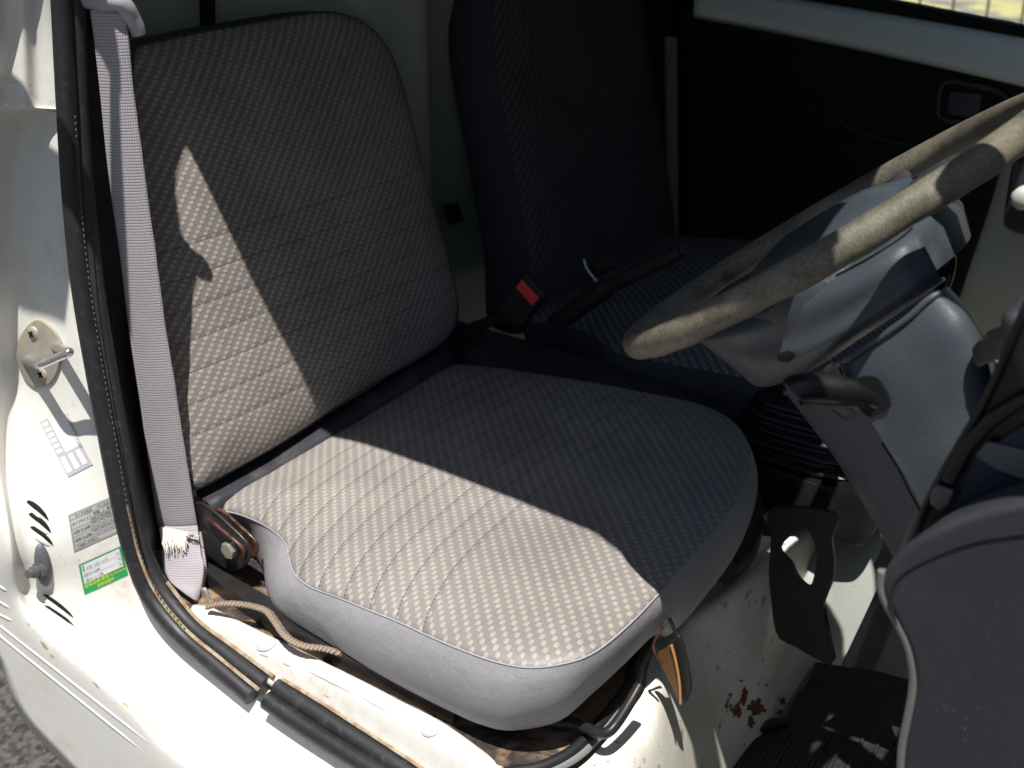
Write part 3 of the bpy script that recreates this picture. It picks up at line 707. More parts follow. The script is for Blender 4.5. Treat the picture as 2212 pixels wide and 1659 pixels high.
# ================================================================== DRIVER SEAT
def cush_plane():
    P = V(0, .1, -.008); a = V(.52, 0, .05).normalized(); b_ = V(0, .5, .022).normalized()
    n = a.cross(b_).normalized()
    return P, n if n.z > 0 else -n
CPt, CN = cush_plane()
seam_px = [(466,1094),(530,1048),(620,992),(700,945),(780,896),(860,845),(945,790),(1060,797),(1180,812),(1300,832),(1430,857),(1500,872),(1560,897),(1600,932),(1624,985),(1616,1030),(1590,1085),(1540,1150),(1470,1228),(1410,1297),(1344,1363),(1276,1414),(1207,1436),(1139,1442),(1071,1430),(1002,1406),(935,1378),(866,1346),(797,1318),(729,1290),(670,1268),(636,1240),(624,1205),(614,1170),(575,1137),(520,1112)]
bot_px = {0:(470,1150),19:(1409,1372),20:(1344,1434),21:(1276,1499),22:(1210,1556),23:(1108,1577),24:(1037,1564),25:(968,1534),26:(905,1503),27:(849,1475),28:(785,1440),29:(729,1407),30:(655,1364),31:(606,1332),32:(584,1292),33:(572,1235),34:(535,1180),35:(500,1165)}
def build_cushion(px, bpx, P, N, fab, side, parent, off=V(0, 0, 0), thick=.086, crown=.024):
    seam = [at(u, v, P=P, N=N) for u, v in px]
    c = sum(seam, V(0, 0, 0))/len(seam)
    bot = []
    for i, s in enumerate(seam):
        if i in bpx: bot.append(at(*bpx[i], P=P-N*thick, N=N))
        else: bot.append(s-N*(thick*.9)+(c-s).normalized()*.012)
    seam = [s+off for s in seam]; bot = [s+off for s in bot]; c = c+off
    S_ = cr(seam, 5, True); B_ = cr(bot, 5, True)
    ux = V(1, 0, 0); ux = (ux-N*ux.dot(N)).normalized(); uy = N.cross(ux)
    O = at(*px[0], P=P, N=N)+off
    def uvf(v): d = v-O; return (d.dot(uy)+.2, d.dot(ux)+.012)
    def shape(q):
        d = q-c; x = d.dot(ux)
        return .0022*mnoise.noise(q*9)+.0009*mnoise.noise(q*31)
    top = pad('seat_cushion', S_, N, crown, fab, parent, ctr=c, steps=34, pw=3.2, uvf=uvf, shape=shape)
    m = 10; rows = []
    for k in range(m+1):
        t = k/m; rr = []
        for s, b_ in zip(S_, B_):
            outw = ((s-c)-N*(s-c).dot(N)).normalized()
            rr.append(s.lerp(b_, t)+outw*(.011*math.sin(math.pi*t)**.7)+(N*.0 if t > 0 else N*0))
        rows.append(rr)
    for f, o_ in ((.985, .004), (.93, .006)):
        rows.append([c-N*thick+(b_-(c-N*thick))*f-N*o_ for b_ in B_])
    sd = grid('side_cover', rows, side, top, closed_u=True, sharp=70); flip_out(sd)
    tube('piping', S_[::2], .0009, PIPEC if side is SIDEC else side, top, n=8, seg=2, closed=True, up=N)
    return top, S_, c
ds = thing('driver_seat', 'worn woven grey driver seat half lit by sun, nearest the camera', 'seat', group='truck cab seats')
cush, SEAM, CC = build_cushion(seam_px, bot_px, CPt, CN, FAB_C, SIDEC, ds)
dashes([at(1209, 1446, Y=.095), at(1206, 1490, Y=.105), at(1198, 1535, Y=.118)], 'corner_seam', flat('seam_thread', (.12, .115, .12), .8), cush, r=.0005, stepn=.004, ln=.0028)
# backrest
BP = V(-.014, .12, .03); BN = V(.472, 0, .125).normalized(); BU = V(-BN.z, 0, BN.x); BY = V(0, 1, 0)
back_px = [(428,1052),(480,1027),(560,982),(640,935),(720,882),(800,832),(880,788),(945,748),(978,712),(988,668),(976,600),(950,500),(920,400),(896,300),(872,205),(846,125),(806,68),(756,38),(700,28),(620,37),(520,55),(420,72),(330,90),(292,102),(284,150),(288,240),(300,420),(322,600),(352,800),(385,960),(410,1030)]
def build_back(px, P, N, fab, side, parent, off=V(0, 0, 0), crown=.02):
    o_ = [at(u, v, P=P, N=N) for u, v in px]; S_ = cr(o_, 4, True); c = sum(o_, V(0, 0, 0))/len(o_)
    U = V(-N.z, 0, N.x); O = V(P.x, P.y, P.z)
    def uvf(v): d = v-O-off; return (d.y+.3, d.dot(U))
    S_ = [s+off for s in S_]; c = c+off
    top = pad('backrest', S_, N, crown, fab, parent, ctr=c, steps=26, pw=5, uvf=uvf, shape=lambda q: .003*mnoise.noise(q*7)+.0008*mnoise.noise(q*30))
    rows = []
    for t in [i/8 for i in range(9)]:
        rows.append([s-N*(.085*t)+((s-c).normalized())*(.010*math.sin(math.pi*t)) for s in S_])
    rows.append([c-N*.088+(s-c)*.96 for s in S_]); rows.append([c-N*.088+(s-c)*.02 for s in S_])
    sd = grid('side_cover', rows, side, top, closed_u=True); flip_out(sd)
    tube('piping', S_[::2], .0022, SIDED, top, n=8, seg=2, closed=True, up=N)
    return top
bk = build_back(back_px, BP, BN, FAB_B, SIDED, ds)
# hinge bar across the gap
hb = loft('hinge_cover', [[at(424,1066,X=-.03), at(600,966,X=-.03), at(800,842,X=-.03), at(966,745,X=-.03)], [at(440,1084,X=-.012), at(610,986,X=-.012), at(806,860,X=-.012), at(975,760,X=-.012)],
      [at(452,1096,X=.0), at(620,1006,X=.0), at(815,880,X=.0), at(985,785,X=.0)], [at(455,1150,X=.0), at(640,1060,X=.0), at(830,920,X=.0), at(1000,830,X=.0)]], DARKP, ds, nu=6, nv=4, thick=.003)
# recliner bracket and bolt (near side)
def slab(name, px, Y, dy, mat, parent, b=.002, sm=0): return prism(name, [at(u, v, Y=Y) for u, v in px], V(0, dy, 0), mat, parent, b, sm)
br = slab('recliner_bracket', [(420,1085),(455,1100),(500,1140),(530,1170),(540,1195),(533,1218),(512,1232),(485,1228),(462,1212),(430,1180),(420,1140)], .108, .004, BLKMET, ds, .0015, 2)
slab('bracket_plate', [(462,1102),(480,1104),(515,1135),(548,1165),(556,1190),(545,1208),(528,1205),(500,1170),(466,1130)], .120, .004, BRACK, ds, .0015, 2)
tube('bracket_edge', [at(448,1118,Y=.104), at(480,1145,Y=.102), at(512,1172,Y=.102), at(527,1190,Y=.104), at(524,1208,Y=.106)], .0022, BRACK, br, n=8)
bc = at(489, 1192, Y=.100)
hexp = [bc+(V(1, 0, 0)*math.cos(q)+V(0, 0, 1)*math.sin(q))*.0105 for q in [math.pi/3*i+.2 for i in range(6)]]
prism('bracket_bolt', hexp, V(0, .009, 0), BOLTM, br, .0012)
# seat rail
prism('seat_rail', [at(430,1225,Z=-.058), at(445,1210,Z=-.058), at(640,1320,Z=-.058), at(1000,1500,Z=-.058), at(980,1530,Z=-.058), at(600,1345,Z=-.058)], V(0, 0, -.022), BLKMET, ds, .002)
box('seat_support', V(.20, .34, -.078), (.40, .36, .02), VOID, ds)
# slide handle
hz = -.075
tube('slide_handle', [at(1180,1560,Z=-.068), at(1235,1562,Z=-.064), at(1262,1570,Z=-.060), at(1290,1583,Z=-.056), at(1312,1582,Z=-.052), at(1332,1562,Z=-.046), at(1358,1522,Z=-.034), at(1382,1480,Z=-.022)], .0052, BLKMET, ds, n=12, seg=6)

# ================================================================== PASSENGER SEAT
ps = thing('passenger_seat', 'dark shaded woven passenger seat on the far side of the cab', 'seat', group='truck cab seats')
OFP = V(0, .62, .03)
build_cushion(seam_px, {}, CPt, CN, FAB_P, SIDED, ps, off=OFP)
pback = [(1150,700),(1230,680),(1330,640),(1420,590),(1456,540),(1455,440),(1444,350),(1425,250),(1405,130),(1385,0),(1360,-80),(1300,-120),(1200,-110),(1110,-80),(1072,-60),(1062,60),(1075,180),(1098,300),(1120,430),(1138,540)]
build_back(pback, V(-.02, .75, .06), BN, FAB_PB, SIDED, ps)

# ================================================================== SEAT BELT
sb = thing('seat_belt', 'frayed mauve grey seat belt hanging beside the driver seat', 'seat belt')
bl = [((196,20),(268,20)),((205,87),(279,87)),((218,200),(290,200)),((232,340),(309,340)),((246,450),(323,450)),((262,560),(339,560)),((280,711),(359,711)),((297,824),(378,824)),((306,882),(386,882)),((337,1107),(422,1107)),((345,1140),(428,1140)),((352,1200),(436,1200)),((354,1222),(441,1222)),((368,1256),(438,1256)),((395,1280),(432,1280)),((420,1296),(427,1297))]
rowsb = []
for (l_, r__) in bl:
    kb = max(0, (l_[1]-1140)/160)*.038
    a = at(*l_, Y=.088-kb); b_ = at(*r__, Y=.104-kb); rowsb.append([a, a.lerp(b_, .33)+V(.002, -.002, 0), a.lerp(b_, .66)+V(.002, -.002, 0), b_])
wb = loft('webbing', rowsb, WEB, sb, nu=4, nv=5, thick=.0014)
tube('webbing_fold', [at(430,1150,Y=.106), at(441,1222,Y=.09), at(438,1256,Y=.083), at(428,1290,Y=.073)], .0028, WEB, sb, n=8)
def yb(u, v): return .083+.016*((u-346)/75)-max(0, (v-1140)/160)*.038
# frayed loop
FR = NB('frayed_white_thread').set((.72, .68, .62), .8).m
fr = mesh('frayed_patch', *(lambda P: ([P(346,1138), P(375,1142), P(412,1150), P(418,1158), P(400,1166), P(376,1180), P(352,1172)], [(0, 1, 2, 3, 4, 5, 6)]))(lambda u, v: at(u, v, Y=yb(u, v))), FR, sb, smooth=False)
solid(fr, .002)
for k in range(46):
    u = 350+k*1.15+random.uniform(-1, 1); v0 = 1160+random.uniform(-8, 6); L_ = random.uniform(22, 48)*(1-abs(u-372)/90)
    dx = random.uniform(-2, 9)
    tube('frayed_thread', [at(u, v0, Y=yb(u, v0)), at(u+dx*.3, v0+L_*.5, Y=yb(u, v0+L_*.5)-.003), at(u+dx, v0+L_, Y=yb(u, v0+L_)-.001)], lambda t: .0009*(1-.6*t), FR, fr, n=4, seg=3)
for k in range(12):
    u = 412+random.uniform(-16, 8); v0 = 1152+random.uniform(-5, 8)
    tube('frayed_thread', [at(u, v0, Y=yb(u, v0)), at(u+6, v0+random.uniform(-2, 4), Y=yb(u, v0)-.003), at(u+12, v0+random.uniform(-3, 7), Y=yb(u, v0)-.001)], .0006, FR, fr, n=4, seg=3)
# buckle anchor at the floor
ab = slab('belt_anchor', [(372,1290),(395,1280),(420,1296),(425,1290),(432,1272),(442,1274),(450,1295),(452,1316),(405,1318),(380,1308)], .072, .004, ZINC, sb, .0015, 2)
tube('belt_guide', [at(150,-12,Y=.09), at(215,2,Y=.094), at(250,2,Y=.098), at(270,14,Y=.104), at(284,38,Y=.110), at(294,58,Y=.114), at(299,72,Y=.116)], lambda t: .0095-.002*t, LGREY, sb, n=16, seg=6)
box('guide_housing', at(205, 28, Y=.125), (.06, .04, .05), BLKM, sb, b=.006)
# braided cord on the tray
cd = tube('braided_cord', [at(u, v, Z=z+.018) for u, v, z in ((448,1311,-.074),(480,1304,-.066),(520,1305,-.064),(556,1312,-.064),(578,1322,-.065),(594,1342,-.066),(612,1368,-.067),(632,1385,-.068),(660,1396,-.069),(695,1400,-.071),(722,1407,-.074),(735,1412,-.078))], .0043, CORD, None, n=10, seg=8, flat=.6, up=V(0, 0, 1), wob=.05)
tag(cd, 'dusty braided cord lying on the seat base tray beside the sill', 'cord')
# loose stud on the tray
bo = at(1021, 1545, Z=TZ)
tag(tube('tray_bolt', [bo-V(0, 0, .004), bo+V(0, 0, .004), bo+V(0, 0, .0085), bo+V(0, 0, .0105)], lambda t: .0085 if t < .5 else (.0075 if t < .9 else .003), BLKMET, None, n=16, smoothp=False), 'black bolt head in dried mud on the tray below the cushion corner', 'bolt')

# driver buckle
bu = thing('driver_buckle', 'black seat belt buckle with red release button between the seats', 'buckle', group='seat belt buckles')
bp_ = [(1112,613),(1134,598),(1175,641),(1158,663)]
cA = at(1143, 630, Y=.60)
e_long = (at(1166, 652, Y=.60)-at(1123, 605, Y=.60)).normalized()   # long side of the button
e_out = (at(1150, 622, Y=.60)-at(1060, 680, Y=.60)).normalized()    # away from the stalk
e_out = (e_out-e_long*e_out.dot(e_long)).normalized(); e_n = e_long.cross(e_out)
if e_n.dot(CP-cA) < 0: e_n = -e_n
box('buckle_housing', cA-e_out*.022-e_n*.008, (.043, .078, .020), BLKM, bu, ax=(e_long, e_out, e_n), b=.004)
box('release_button', cA+e_n*.0035, (.034, .0165, .004), RED, bu, ax=(e_long, e_out, e_n), b=.001)
tube('buckle_stalk', [cA-e_out*.05-e_n*.01, at(1010,715,Y=.61), at(990,760,Y=.61)], .008, BLKM, bu, n=8)
# parking brake
pb = thing('parking_brake', 'black parking brake lever raised between the seats', 'lever')
tube('brake_lever', [at(1200,700,Y=.66), at(1290,635,Y=.655), at(1340,606,Y=.65), at(1400,578,Y=.645), at(1474,541,Y=.64)], lambda t: .0105 if t > .35 else .014, BLKM, pb, n=14)
tube('lever_button', [at(1470,543,Y=.64), at(1480,538,Y=.64)], .0075, BLKM, pb, n=12, smoothp=False)
pbk = thing('passenger_buckle', 'black passenger belt buckle with pale rim beside the raised brake lever', 'buckle', group='seat belt buckles')
c2 = at(1305, 572, Y=.72)
box('buckle_housing', c2, (.05, .02, .022), BLKM, pbk, ax=(V(.8, 0, .5).normalized(), V(0, 1, 0), V(-.5, 0, .8).normalized()), b=.004)
tube('buckle_rim', [at(1261,560,Y=.70), at(1267,578,Y=.70), at(1278,594,Y=.70), at(1289,607,Y=.70)], .0016, flat('pale_rim', (.75, .72, .85), .35), pbk, n=8)

# centre console + gear boot
cn = thing('centre_console', 'dark plastic centre console with ribbed gear boot between the seats', 'console')
loft('console_body', [[V(-.12, .60, -.10), V(.1, .60, -.10), V(.3, .61, -.10), V(.46, .61, -.12)], [V(-.12, .605, .0), V(.1, .605, -.005), V(.3, .612, -.01), V(.46, .62, -.03)],
     [V(-.12, .63, .02), V(.1, .63, .015), V(.3, .63, .01), V(.47, .64, -.01)], [V(-.12, .70, .02), V(.1, .70, .015), V(.3, .70, .01), V(.47, .70, -.01)], [V(-.12, .73, -.1), V(.1, .73, -.1), V(.3, .73, -.1), V(.46, .73, -.12)]], DARKP, cn, nu=5, nv=5, thick=.003)
bc_ = V(.480, .665, -.005)
rowsr = []
for k in range(61):
    t = k/60; r = .142-.078*t+.0065*math.cos(t*7.5*2*math.pi); z = -.045+.115*t
    rowsr.append([bc_+V(math.copysign(abs(math.cos(q))**.62, math.cos(q))*r*.86, math.copysign(abs(math.sin(q))**.62, math.sin(q))*r*.58, z) for q in [2*math.pi*j/40 for j in range(40)]])
grid('gear_boot', rowsr, BLK, cn, closed_u=True, caps=True)
loft('boot_base', [[at(1600,940,Y=.66), at(1690,965,Y=.66), at(1770,990,Y=.66), at(1830,1000,Y=.66), at(1880,990,Y=.66), at(1925,960,Y=.66)],
  [at(1606,985,Y=.60), at(1690,1012,Y=.598), at(1770,1040,Y=.596), at(1835,1050,Y=.596), at(1885,1028,Y=.60), at(1930,985,Y=.61)],
  [at(1604,1000,Y=.588), at(1690,1028,Y=.586), at(1770,1058,Y=.584), at(1838,1068,Y=.584), at(1892,1046,Y=.588), at(1938,1000,Y=.60)],
  [at(1602,1075,Y=.578), at(1690,1102,Y=.575), at(1770,1135,Y=.572), at(1842,1160,Y=.572), at(1882,1140,Y=.576), at(1925,1060,Y=.59)],
  [at(1602,1092,Y=.582), at(1690,1120,Y=.580), at(1770,1152,Y=.578), at(1850,1180,Y=.578), at(1886,1152,Y=.582), at(1925,1075,Y=.595)],
  [at(1610,1088,Y=.63), at(1690,1114,Y=.63), at(1770,1142,Y=.63), at(1850,1166,Y=.63), at(1880,1140,Y=.63), at(1920,1070,Y=.63)]], BLK, cn, nu=6, nv=6)
slab('console_dark_slab', [(1580,1085),(1700,1120),(1800,1160),(1768,1152),(1742,1136),(1712,1142),(1690,1152),(1666,1160),(1634,1157),(1590,1158),(1575,1130)], .60, .02, BLKM, cn, .002)  # black slab standing in for the darkness under the console edge
ex = thing('cable_bracket', 'small rusty bolted bracket under the console edge', 'bracket')
slab('bracket_plate', [(1600,1090),(1640,1098),(1690,1108),(1722,1120),(1712,1136),(1680,1140),(1650,1130),(1612,1124)], .57, .01, BLKMET, ex, .002, 2)
sv = at(1665, 1112, Y=.565); tube('bracket_bolt', [sv, sv+V(.0, -.008, .0)], .006, BOLTM, ex, n=6, smoothp=False)

# flat black plate with an opening, in the footwell
pdl = thing('footwell_plate', 'flat black plate with a leaf shaped opening standing in the white footwell', 'bracket')
outl = [(1664,1100),(1666,1157),(1661,1222),(1664,1280),(1678,1372),(1716,1396),(1764,1424),(1801,1436),(1793,1383),(1777,1318),(1798,1256),(1802,1212),(1796,1167),(1800,1110)]
hole = [(1736,1140),(1685,1183),(1709,1218),(1724,1249),(1748,1268),(1760,1236),(1764,1195),(1753,1160)]
def ringslab(name, outer, inner, Y, dy, mat, parent):
    n = 48
    def res(px):
        P_ = cr([at(u, v, Y=Y) for u, v in px], 6, True); L = [0]
        for i in range(len(P_)): L.append(L[-1]+(P_[(i+1) % len(P_)]-P_[i]).length)
        o_ = []
        for k in range(n):
            s = L[-1]*k/n
            i = max(j for j in range(len(L)-1) if L[j] <= s); f = (s-L[i])/(L[i+1]-L[i]); o_.append(P_[i].lerp(P_[(i+1) % len(P_)], f))
        return o_
    A = res(outer); B = res(inner); D_ = V(0, dy, 0)
    vs = A+B+[p+D_ for p in A]+[p+D_ for p in B]; fs = []
    for i in range(n):
        j = (i+1) % n
        fs += [(i, j, n+j, n+i), (2*n+i, 3*n+i, 3*n+j, 2*n+j), (i, 2*n+i, 2*n+j, j), (n+i, n+j, 3*n+j, 3*n+i)]
    return flip_out(mesh(name, vs, fs, mat, parent, smooth=False))
# start both loops near the top-left so the strip does not twist
ringslab('bracket_plate', [outl[-1]]+outl[:-1], hole, .50, .006, BLKM, pdl)
slab('side_plate', [(1925,1120),(1908,1160),(1903,1185),(1898,1200),(1886,1222),(1900,1259),(1860,1345),(1815,1440),(1900,1452),(2000,1480),(2040,1250),(2000,1120)], .49, .006, BLKM, pdl, .001)
# floor mat
mt = thing('floor_mat', 'ribbed black rubber floor mat in the driver footwell', 'floor mat')
mo = [(1764,1428),(1745,1470),(1715,1510),(1698,1550),(1640,1568),(1590,1590),(1560,1615),(1540,1640),(1500,1720),(1700,1900),(2100,1900),(2200,1450),(1960,1450)]
mp = [at(u, v, Z=-.300) for u, v in mo]
prism('mat_sheet', mp, V(0, 0, -.008), RUBD, mt, .002)
for k in range(9):
    u0 = 1600+k*40
    tube('mat_rib', [at(u0+34, 1590-k*2, Z=-.2995), at(u0-10, 1660, Z=-.2995), at(u0-60, 1740, Z=-.2995)], .0028, RUBD, mt, n=6, seg=3)
tube('mat_lip', [at(1700,1556,Z=-.294), at(1640,1572,Z=-.294), at(1590,1594,Z=-.294), at(1560,1620,Z=-.294), at(1530,1665,Z=-.294)], .006, RUB, mt, n=10)
# orange/black tab hanging off a wire under the cushion
tb = thing('hanging_tab', 'black and orange metal tab hanging on a wire loop in front of the driver cushion', 'tab')
slab('tab_plate', [(1462,1372),(1474,1392),(1486,1440),(1492,1485),(1487,1505),(1476,1522),(1464,1505),(1450,1460),(1446,1410)], .215, .004, BLKM, tb, .001, 2)
slab('tab_face', [(1420,1412),(1436,1402),(1452,1392),(1460,1430),(1468,1480),(1470,1521),(1458,1500),(1440,1462),(1428,1440)], .211, .0025, NB('orange_brown').set((.13, .060, .014), .5).m, tb, .0008, 2)
tube('tab_edge', [at(1450,1394,Y=.2095), at(1460,1430,Y=.2095), at(1468,1478,Y=.2095), at(1470,1520,Y=.2095)], .0014, NB('orange_edge').set((.50, .24, .08), .5).m, tb, n=8)
tube('tab_wire', [at(1442,1340,Y=.21), at(1422,1370,Y=.205), at(1412,1390,Y=.205), at(1416,1415,Y=.205), at(1430,1436,Y=.205)], .0016, BRACK, tb, n=8)
tube('tab_wire', [at(1446,1336,Y=.22), at(1462,1372,Y=.22), at(1468,1400,Y=.218)], .0018, BLKMET, tb, n=8)
# black hose loop under the cushion front
hs = tube('seat_hose', [at(1560,1230,Y=.40), at(1600,1180,Y=.45), at(1612,1120,Y=.50), at(1606,1070,Y=.54)], .02, BLKM, None, n=12)
tag(hs, 'thick black duct running under the front edge of the driver cushion', 'hose')

# ================================================================== STEERING
sw_ = thing('steering_wheel', 'steering wheel with worn flaking tan and black rim', 'steering wheel')
WC = V(.6133, .3085, .3904); wt, ws = .6392, -.0598
WN = V(-math.sin(wt), math.sin(ws), math.cos(wt)).normalized(); WA = V(0, 1, 0).cross(WN).normalized(); WB = WN.cross(WA)
WR = .1863; tr_ = .0110
rowsw = []
for i in range(144):
    q = 2*math.pi*i/144; d = WA*math.cos(q)+WB*math.sin(q); c = WC+d*WR
    k = 1+.05*math.sin(q*9)+.03*math.sin(q*23)
    rowsw.append([c+(d*math.cos(p)+WN*math.sin(p)*1.12)*tr_*(k if math.sin(p) < 0 else 1) for p in [2*math.pi*j/18 for j in range(18)]])
grid('rim', rowsw, RIM, sw_, closed_u=True, closed_v=True)
# hub pad and spokes
HC = WC-WN*.012
hub = []
for r, z in ((.004, .026), (.04, .023), (.066, .014), (.084, -.004), (.090, -.026), (.084, -.050)):
    hub.append([HC+WA*math.cos(q)*r*1.05+WB*math.sin(q)*r*1.25+WN*z for q in [2*math.pi*j/40 for j in range(40)]])
grid('hub_pad', hub, plastic('blue_grey_pad', (.05, .06, .075), .35, .35, .1), sw_, closed_u=True, caps=True)
for q in (math.pi*.5, -math.pi*.5, math.pi*.06, -math.pi*.06+2*math.pi*0):
    d = WA*math.cos(q)+WB*math.sin(q)
    tube('spoke', [HC+d*.05, HC+d*.10+WN*.008, WC+d*(WR-.03)-WN*.012, WC+d*WR-WN*.002], lambda t: .017-.006*t, DARKP, sw_, n=12, flat=.5, up=WN)

sc = thing('steering_column', 'grey grained plastic steering column cover with two stalks', 'steering column')
# upper shroud directly below the wheel
YA = .215
up_px = [(1960,480),(1985,512),(2008,560),(2032,600),(1985,645),(1890,702),(1780,785),(1700,825),(1655,836),(1640,832),(1580,795),(1520,745),(1560,690),(1700,600),(1850,520)]
sh1 = loft('wheel_shroud', [
   [at(1530,700,Y=.30), at(1620,640,Y=.28), at(1720,590,Y=.27), at(1830,520,Y=.27), at(1900,480,Y=.28), at(1950,462,Y=.30)],
   [at(1510,728,Y=.25), at(1610,700,Y=.22), at(1730,650,Y=.205), at(1850,590,Y=.20), at(1930,530,Y=.21), at(1980,500,Y=.23)],
   [at(1525,748,Y=.24), at(1630,745,Y=.215), at(1740,720,Y=.20), at(1850,665,Y=.195), at(1950,600,Y=.20), at(2010,556,Y=.22)],
   [at(1570,785,Y=.24), at(1640,800,Y=.215), at(1745,770,Y=.20), at(1860,705,Y=.195), at(1960,642,Y=.20), at(2032,600,Y=.225)],
   [at(1600,805,Y=.27), at(1645,836,Y=.25), at(1750,800,Y=.235), at(1870,722,Y=.23), at(1970,655,Y=.235), at(2040,606,Y=.25)],
   [at(1640,800,Y=.36), at(1690,820,Y=.36), at(1770,780,Y=.36), at(1880,715,Y=.36), at(1980,650,Y=.36), at(2050,600,Y=.36)]], GREYP, sc, nu=6, nv=6)
SH1 = bvh_of(face_cam(sh1)); solid(sh1, .003)
hc = [on(SH1, 1700+19*math.cos(q), 769+11*math.sin(q)-3*math.cos(q), .0012) for q in [2*math.pi*i/20 for i in range(20)]]
pad('screw_hole', hc, (CP-hc[0]).normalized(), .0002, VOID, sc, steps=3)
tube('shroud_seam', [on(SH1, *p, .0005) for p in ((1760,620),(1820,590),(1890,552),(1940,520),(1970,495))], .0011, VOID, sc, n=6)
# lower cover: lit right-hand face and the browner rear face, joined on a ridge
low = loft('lower_cover', [
   [at(1690,840,Y=.33), at(1740,905,Y=.32), at(1800,985,Y=.31), at(1850,1065,Y=.30), at(1895,1140,Y=.29), at(1935,1215,Y=.28)],
   [at(1697,842,Y=.29), at(1748,900,Y=.275), at(1812,975,Y=.26), at(1868,1060,Y=.25), at(1915,1135,Y=.24), at(1945,1200,Y=.235)],
   [at(1745,815,Y=.235), at(1790,870,Y=.225), at(1860,945,Y=.215), at(1905,1010,Y=.21), at(1945,1075,Y=.205), at(1975,1130,Y=.20)],
   [at(1812,782,Y=.195), at(1840,850,Y=.19), at(1880,915,Y=.187), at(1920,980,Y=.184), at(1960,1045,Y=.18), at(1992,1110,Y=.178)],
   [at(1825,775,Y=.192), at(1855,840,Y=.186), at(1895,905,Y=.183), at(1935,970,Y=.18), at(1975,1035,Y=.176), at(2005,1100,Y=.174)],
   [at(1920,712,Y=.19), at(1960,770,Y=.182), at(1995,830,Y=.178), at(2030,900,Y=.176), at(2060,960,Y=.172), at(2080,1000,Y=.170)],
   [at(2030,628,Y=.20), at(2075,680,Y=.19), at(2110,740,Y=.19), at(2135,800,Y=.19), at(2150,870,Y=.19), at(2160,930,Y=.19)],
   [at(2050,620,Y=.26), at(2095,670,Y=.26), at(2128,730,Y=.26), at(2150,795,Y=.26), at(2165,860,Y=.26), at(2175,925,Y=.26)]], GREYP, sc, nu=6, nv=6, sharp=70)
LOW = bvh_of(face_cam(low)); solid(low, .003)
# thickened upper lip of the lower cover
tube('cover_lip', [on(LOW, *p, .001) for p in ((1700,846),(1760,812),(1820,782),(1890,738),(1960,690),(2005,650),(2030,634))], .0028, GREYP, sc, n=8)
for q_ in ([(1812,790),(1838,850),(1846,868)], [(1905,955),(1940,1010),(1965,1060),(1990,1105)]):
    tube('cover_seam', [on(LOW, *p, .0003) for p in q_], .0008, VOID, sc, n=6)
slot = [(1848,820),(1870,812),(1892,813),(1908,828),(1920,850),(1926,872),(1920,884),(1900,892),(1882,900),(1866,888),(1852,866),(1842,842)]
pad('stalk_slot', cr([on(LOW, u, v, .0015) for u, v in slot], 3, True), (CP-on(LOW, 1885, 856, 0)).normalized(), .0003, VOID, sc, steps=3)
s0 = on(LOW, 1890, 872, -.004)
tipv = at(1712, 850, Y=.145)
stp_ = [s0, s0.lerp(tipv, .12), s0.lerp(tipv, .3), s0.lerp(tipv, .5), s0.lerp(tipv, .7), s0.lerp(tipv, .86), s0.lerp(tipv, .96), tipv]
stp_ = [p+V(0, 0, .006)*math.sin(math.pi*i/7) for i, p in enumerate(stp_)]
def sr(t): return .0065+.0055*min(1, max(0, (t-.12)/.3)) if t < .9 else .012*math.sqrt(max(.04, 1-((t-.9)/.1)**2))
tube('indicator_stalk', stp_, sr, BLK, sc, n=20, seg=6)
# pictogram below the stalk
Qk = ((1793,880),(1842,862),(1862,893),(1822,909))
lines('stalk_symbol', [(.0,.1,.12,.9),(.12,.9,.5,1.0),(.5,1.0,1.0,.85),(.55,.2,.62,.5),(.62,.5,.8,.5),(.7,.6,.7,.85)], Qk, INK, sc, .0008, LOW, 2)
# ignition/wiper stalk on the right
e0 = on(LOW, 2105, 745, 0)
wk = prism('wiper_stalk', [at(2098,752,Y=.175), at(2108,742,Y=.165), at(2170,722,Y=.150), at(2186,728,Y=.148), at(2194,752,Y=.148), at(2186,768,Y=.15), at(2112,796,Y=.165), at(2100,790,Y=.172)], V(.003, .022, .004), BLK, sc, .003)
ur = tube('upper_stalk', [at(2030,622,Y=.30), at(2040,590,Y=.30), at(2044,560,Y=.30), at(2034,530,Y=.30), at(2020,522,Y=.30)], .0075, BLK, sc, n=12)
tube('column_shaft', [at(2100,800,Y=.33), at(2140,900,Y=.33), at(2200,1010,Y=.33)], .020, BLKM, sc, n=12)

# ================================================================== DASHBOARD
da = thing('dashboard', 'dark moulded dashboard end panel with curved pale edge beside the column', 'dashboard')
edge = [(1950,1850),(1945,1740),(1944,1659),(1948,1610),(1958,1560),(1968,1505),(1970,1460),(1958,1400),(1935,1350),(1912,1310),(1900,1275),(1902,1240),(1925,1205),(1965,1170),(2020,1140),(2090,1112),(2160,1092),(2240,1080),(2340,1075)]
poly = [at(u, v, Y=.015) for u, v in edge]+[at(2420,1100,Y=.015), at(2420,1850,Y=.015)]
panel = prism('end_panel', cr(poly[:19], 4)+poly[19:], V(.01, .05, 0), DASH, da, .006)
tube('panel_edge', [p+V(0, .004, 0) for p in poly[:12]], .0032, plastic('edge_grey', (.16, .155, .15), .5, .3), da, n=10)
# raised soft shelf along the top of the panel
edge2 = [(1936,1350),(1924,1305),(1932,1262),(1970,1226),(2040,1192),(2120,1166),(2240,1148)]
tube('panel_crease', [at(u, v, Y=.0145) for u, v in edge2], .0009, NB('crease_dark').set((.012, .012, .016), .7).m, da, n=6)
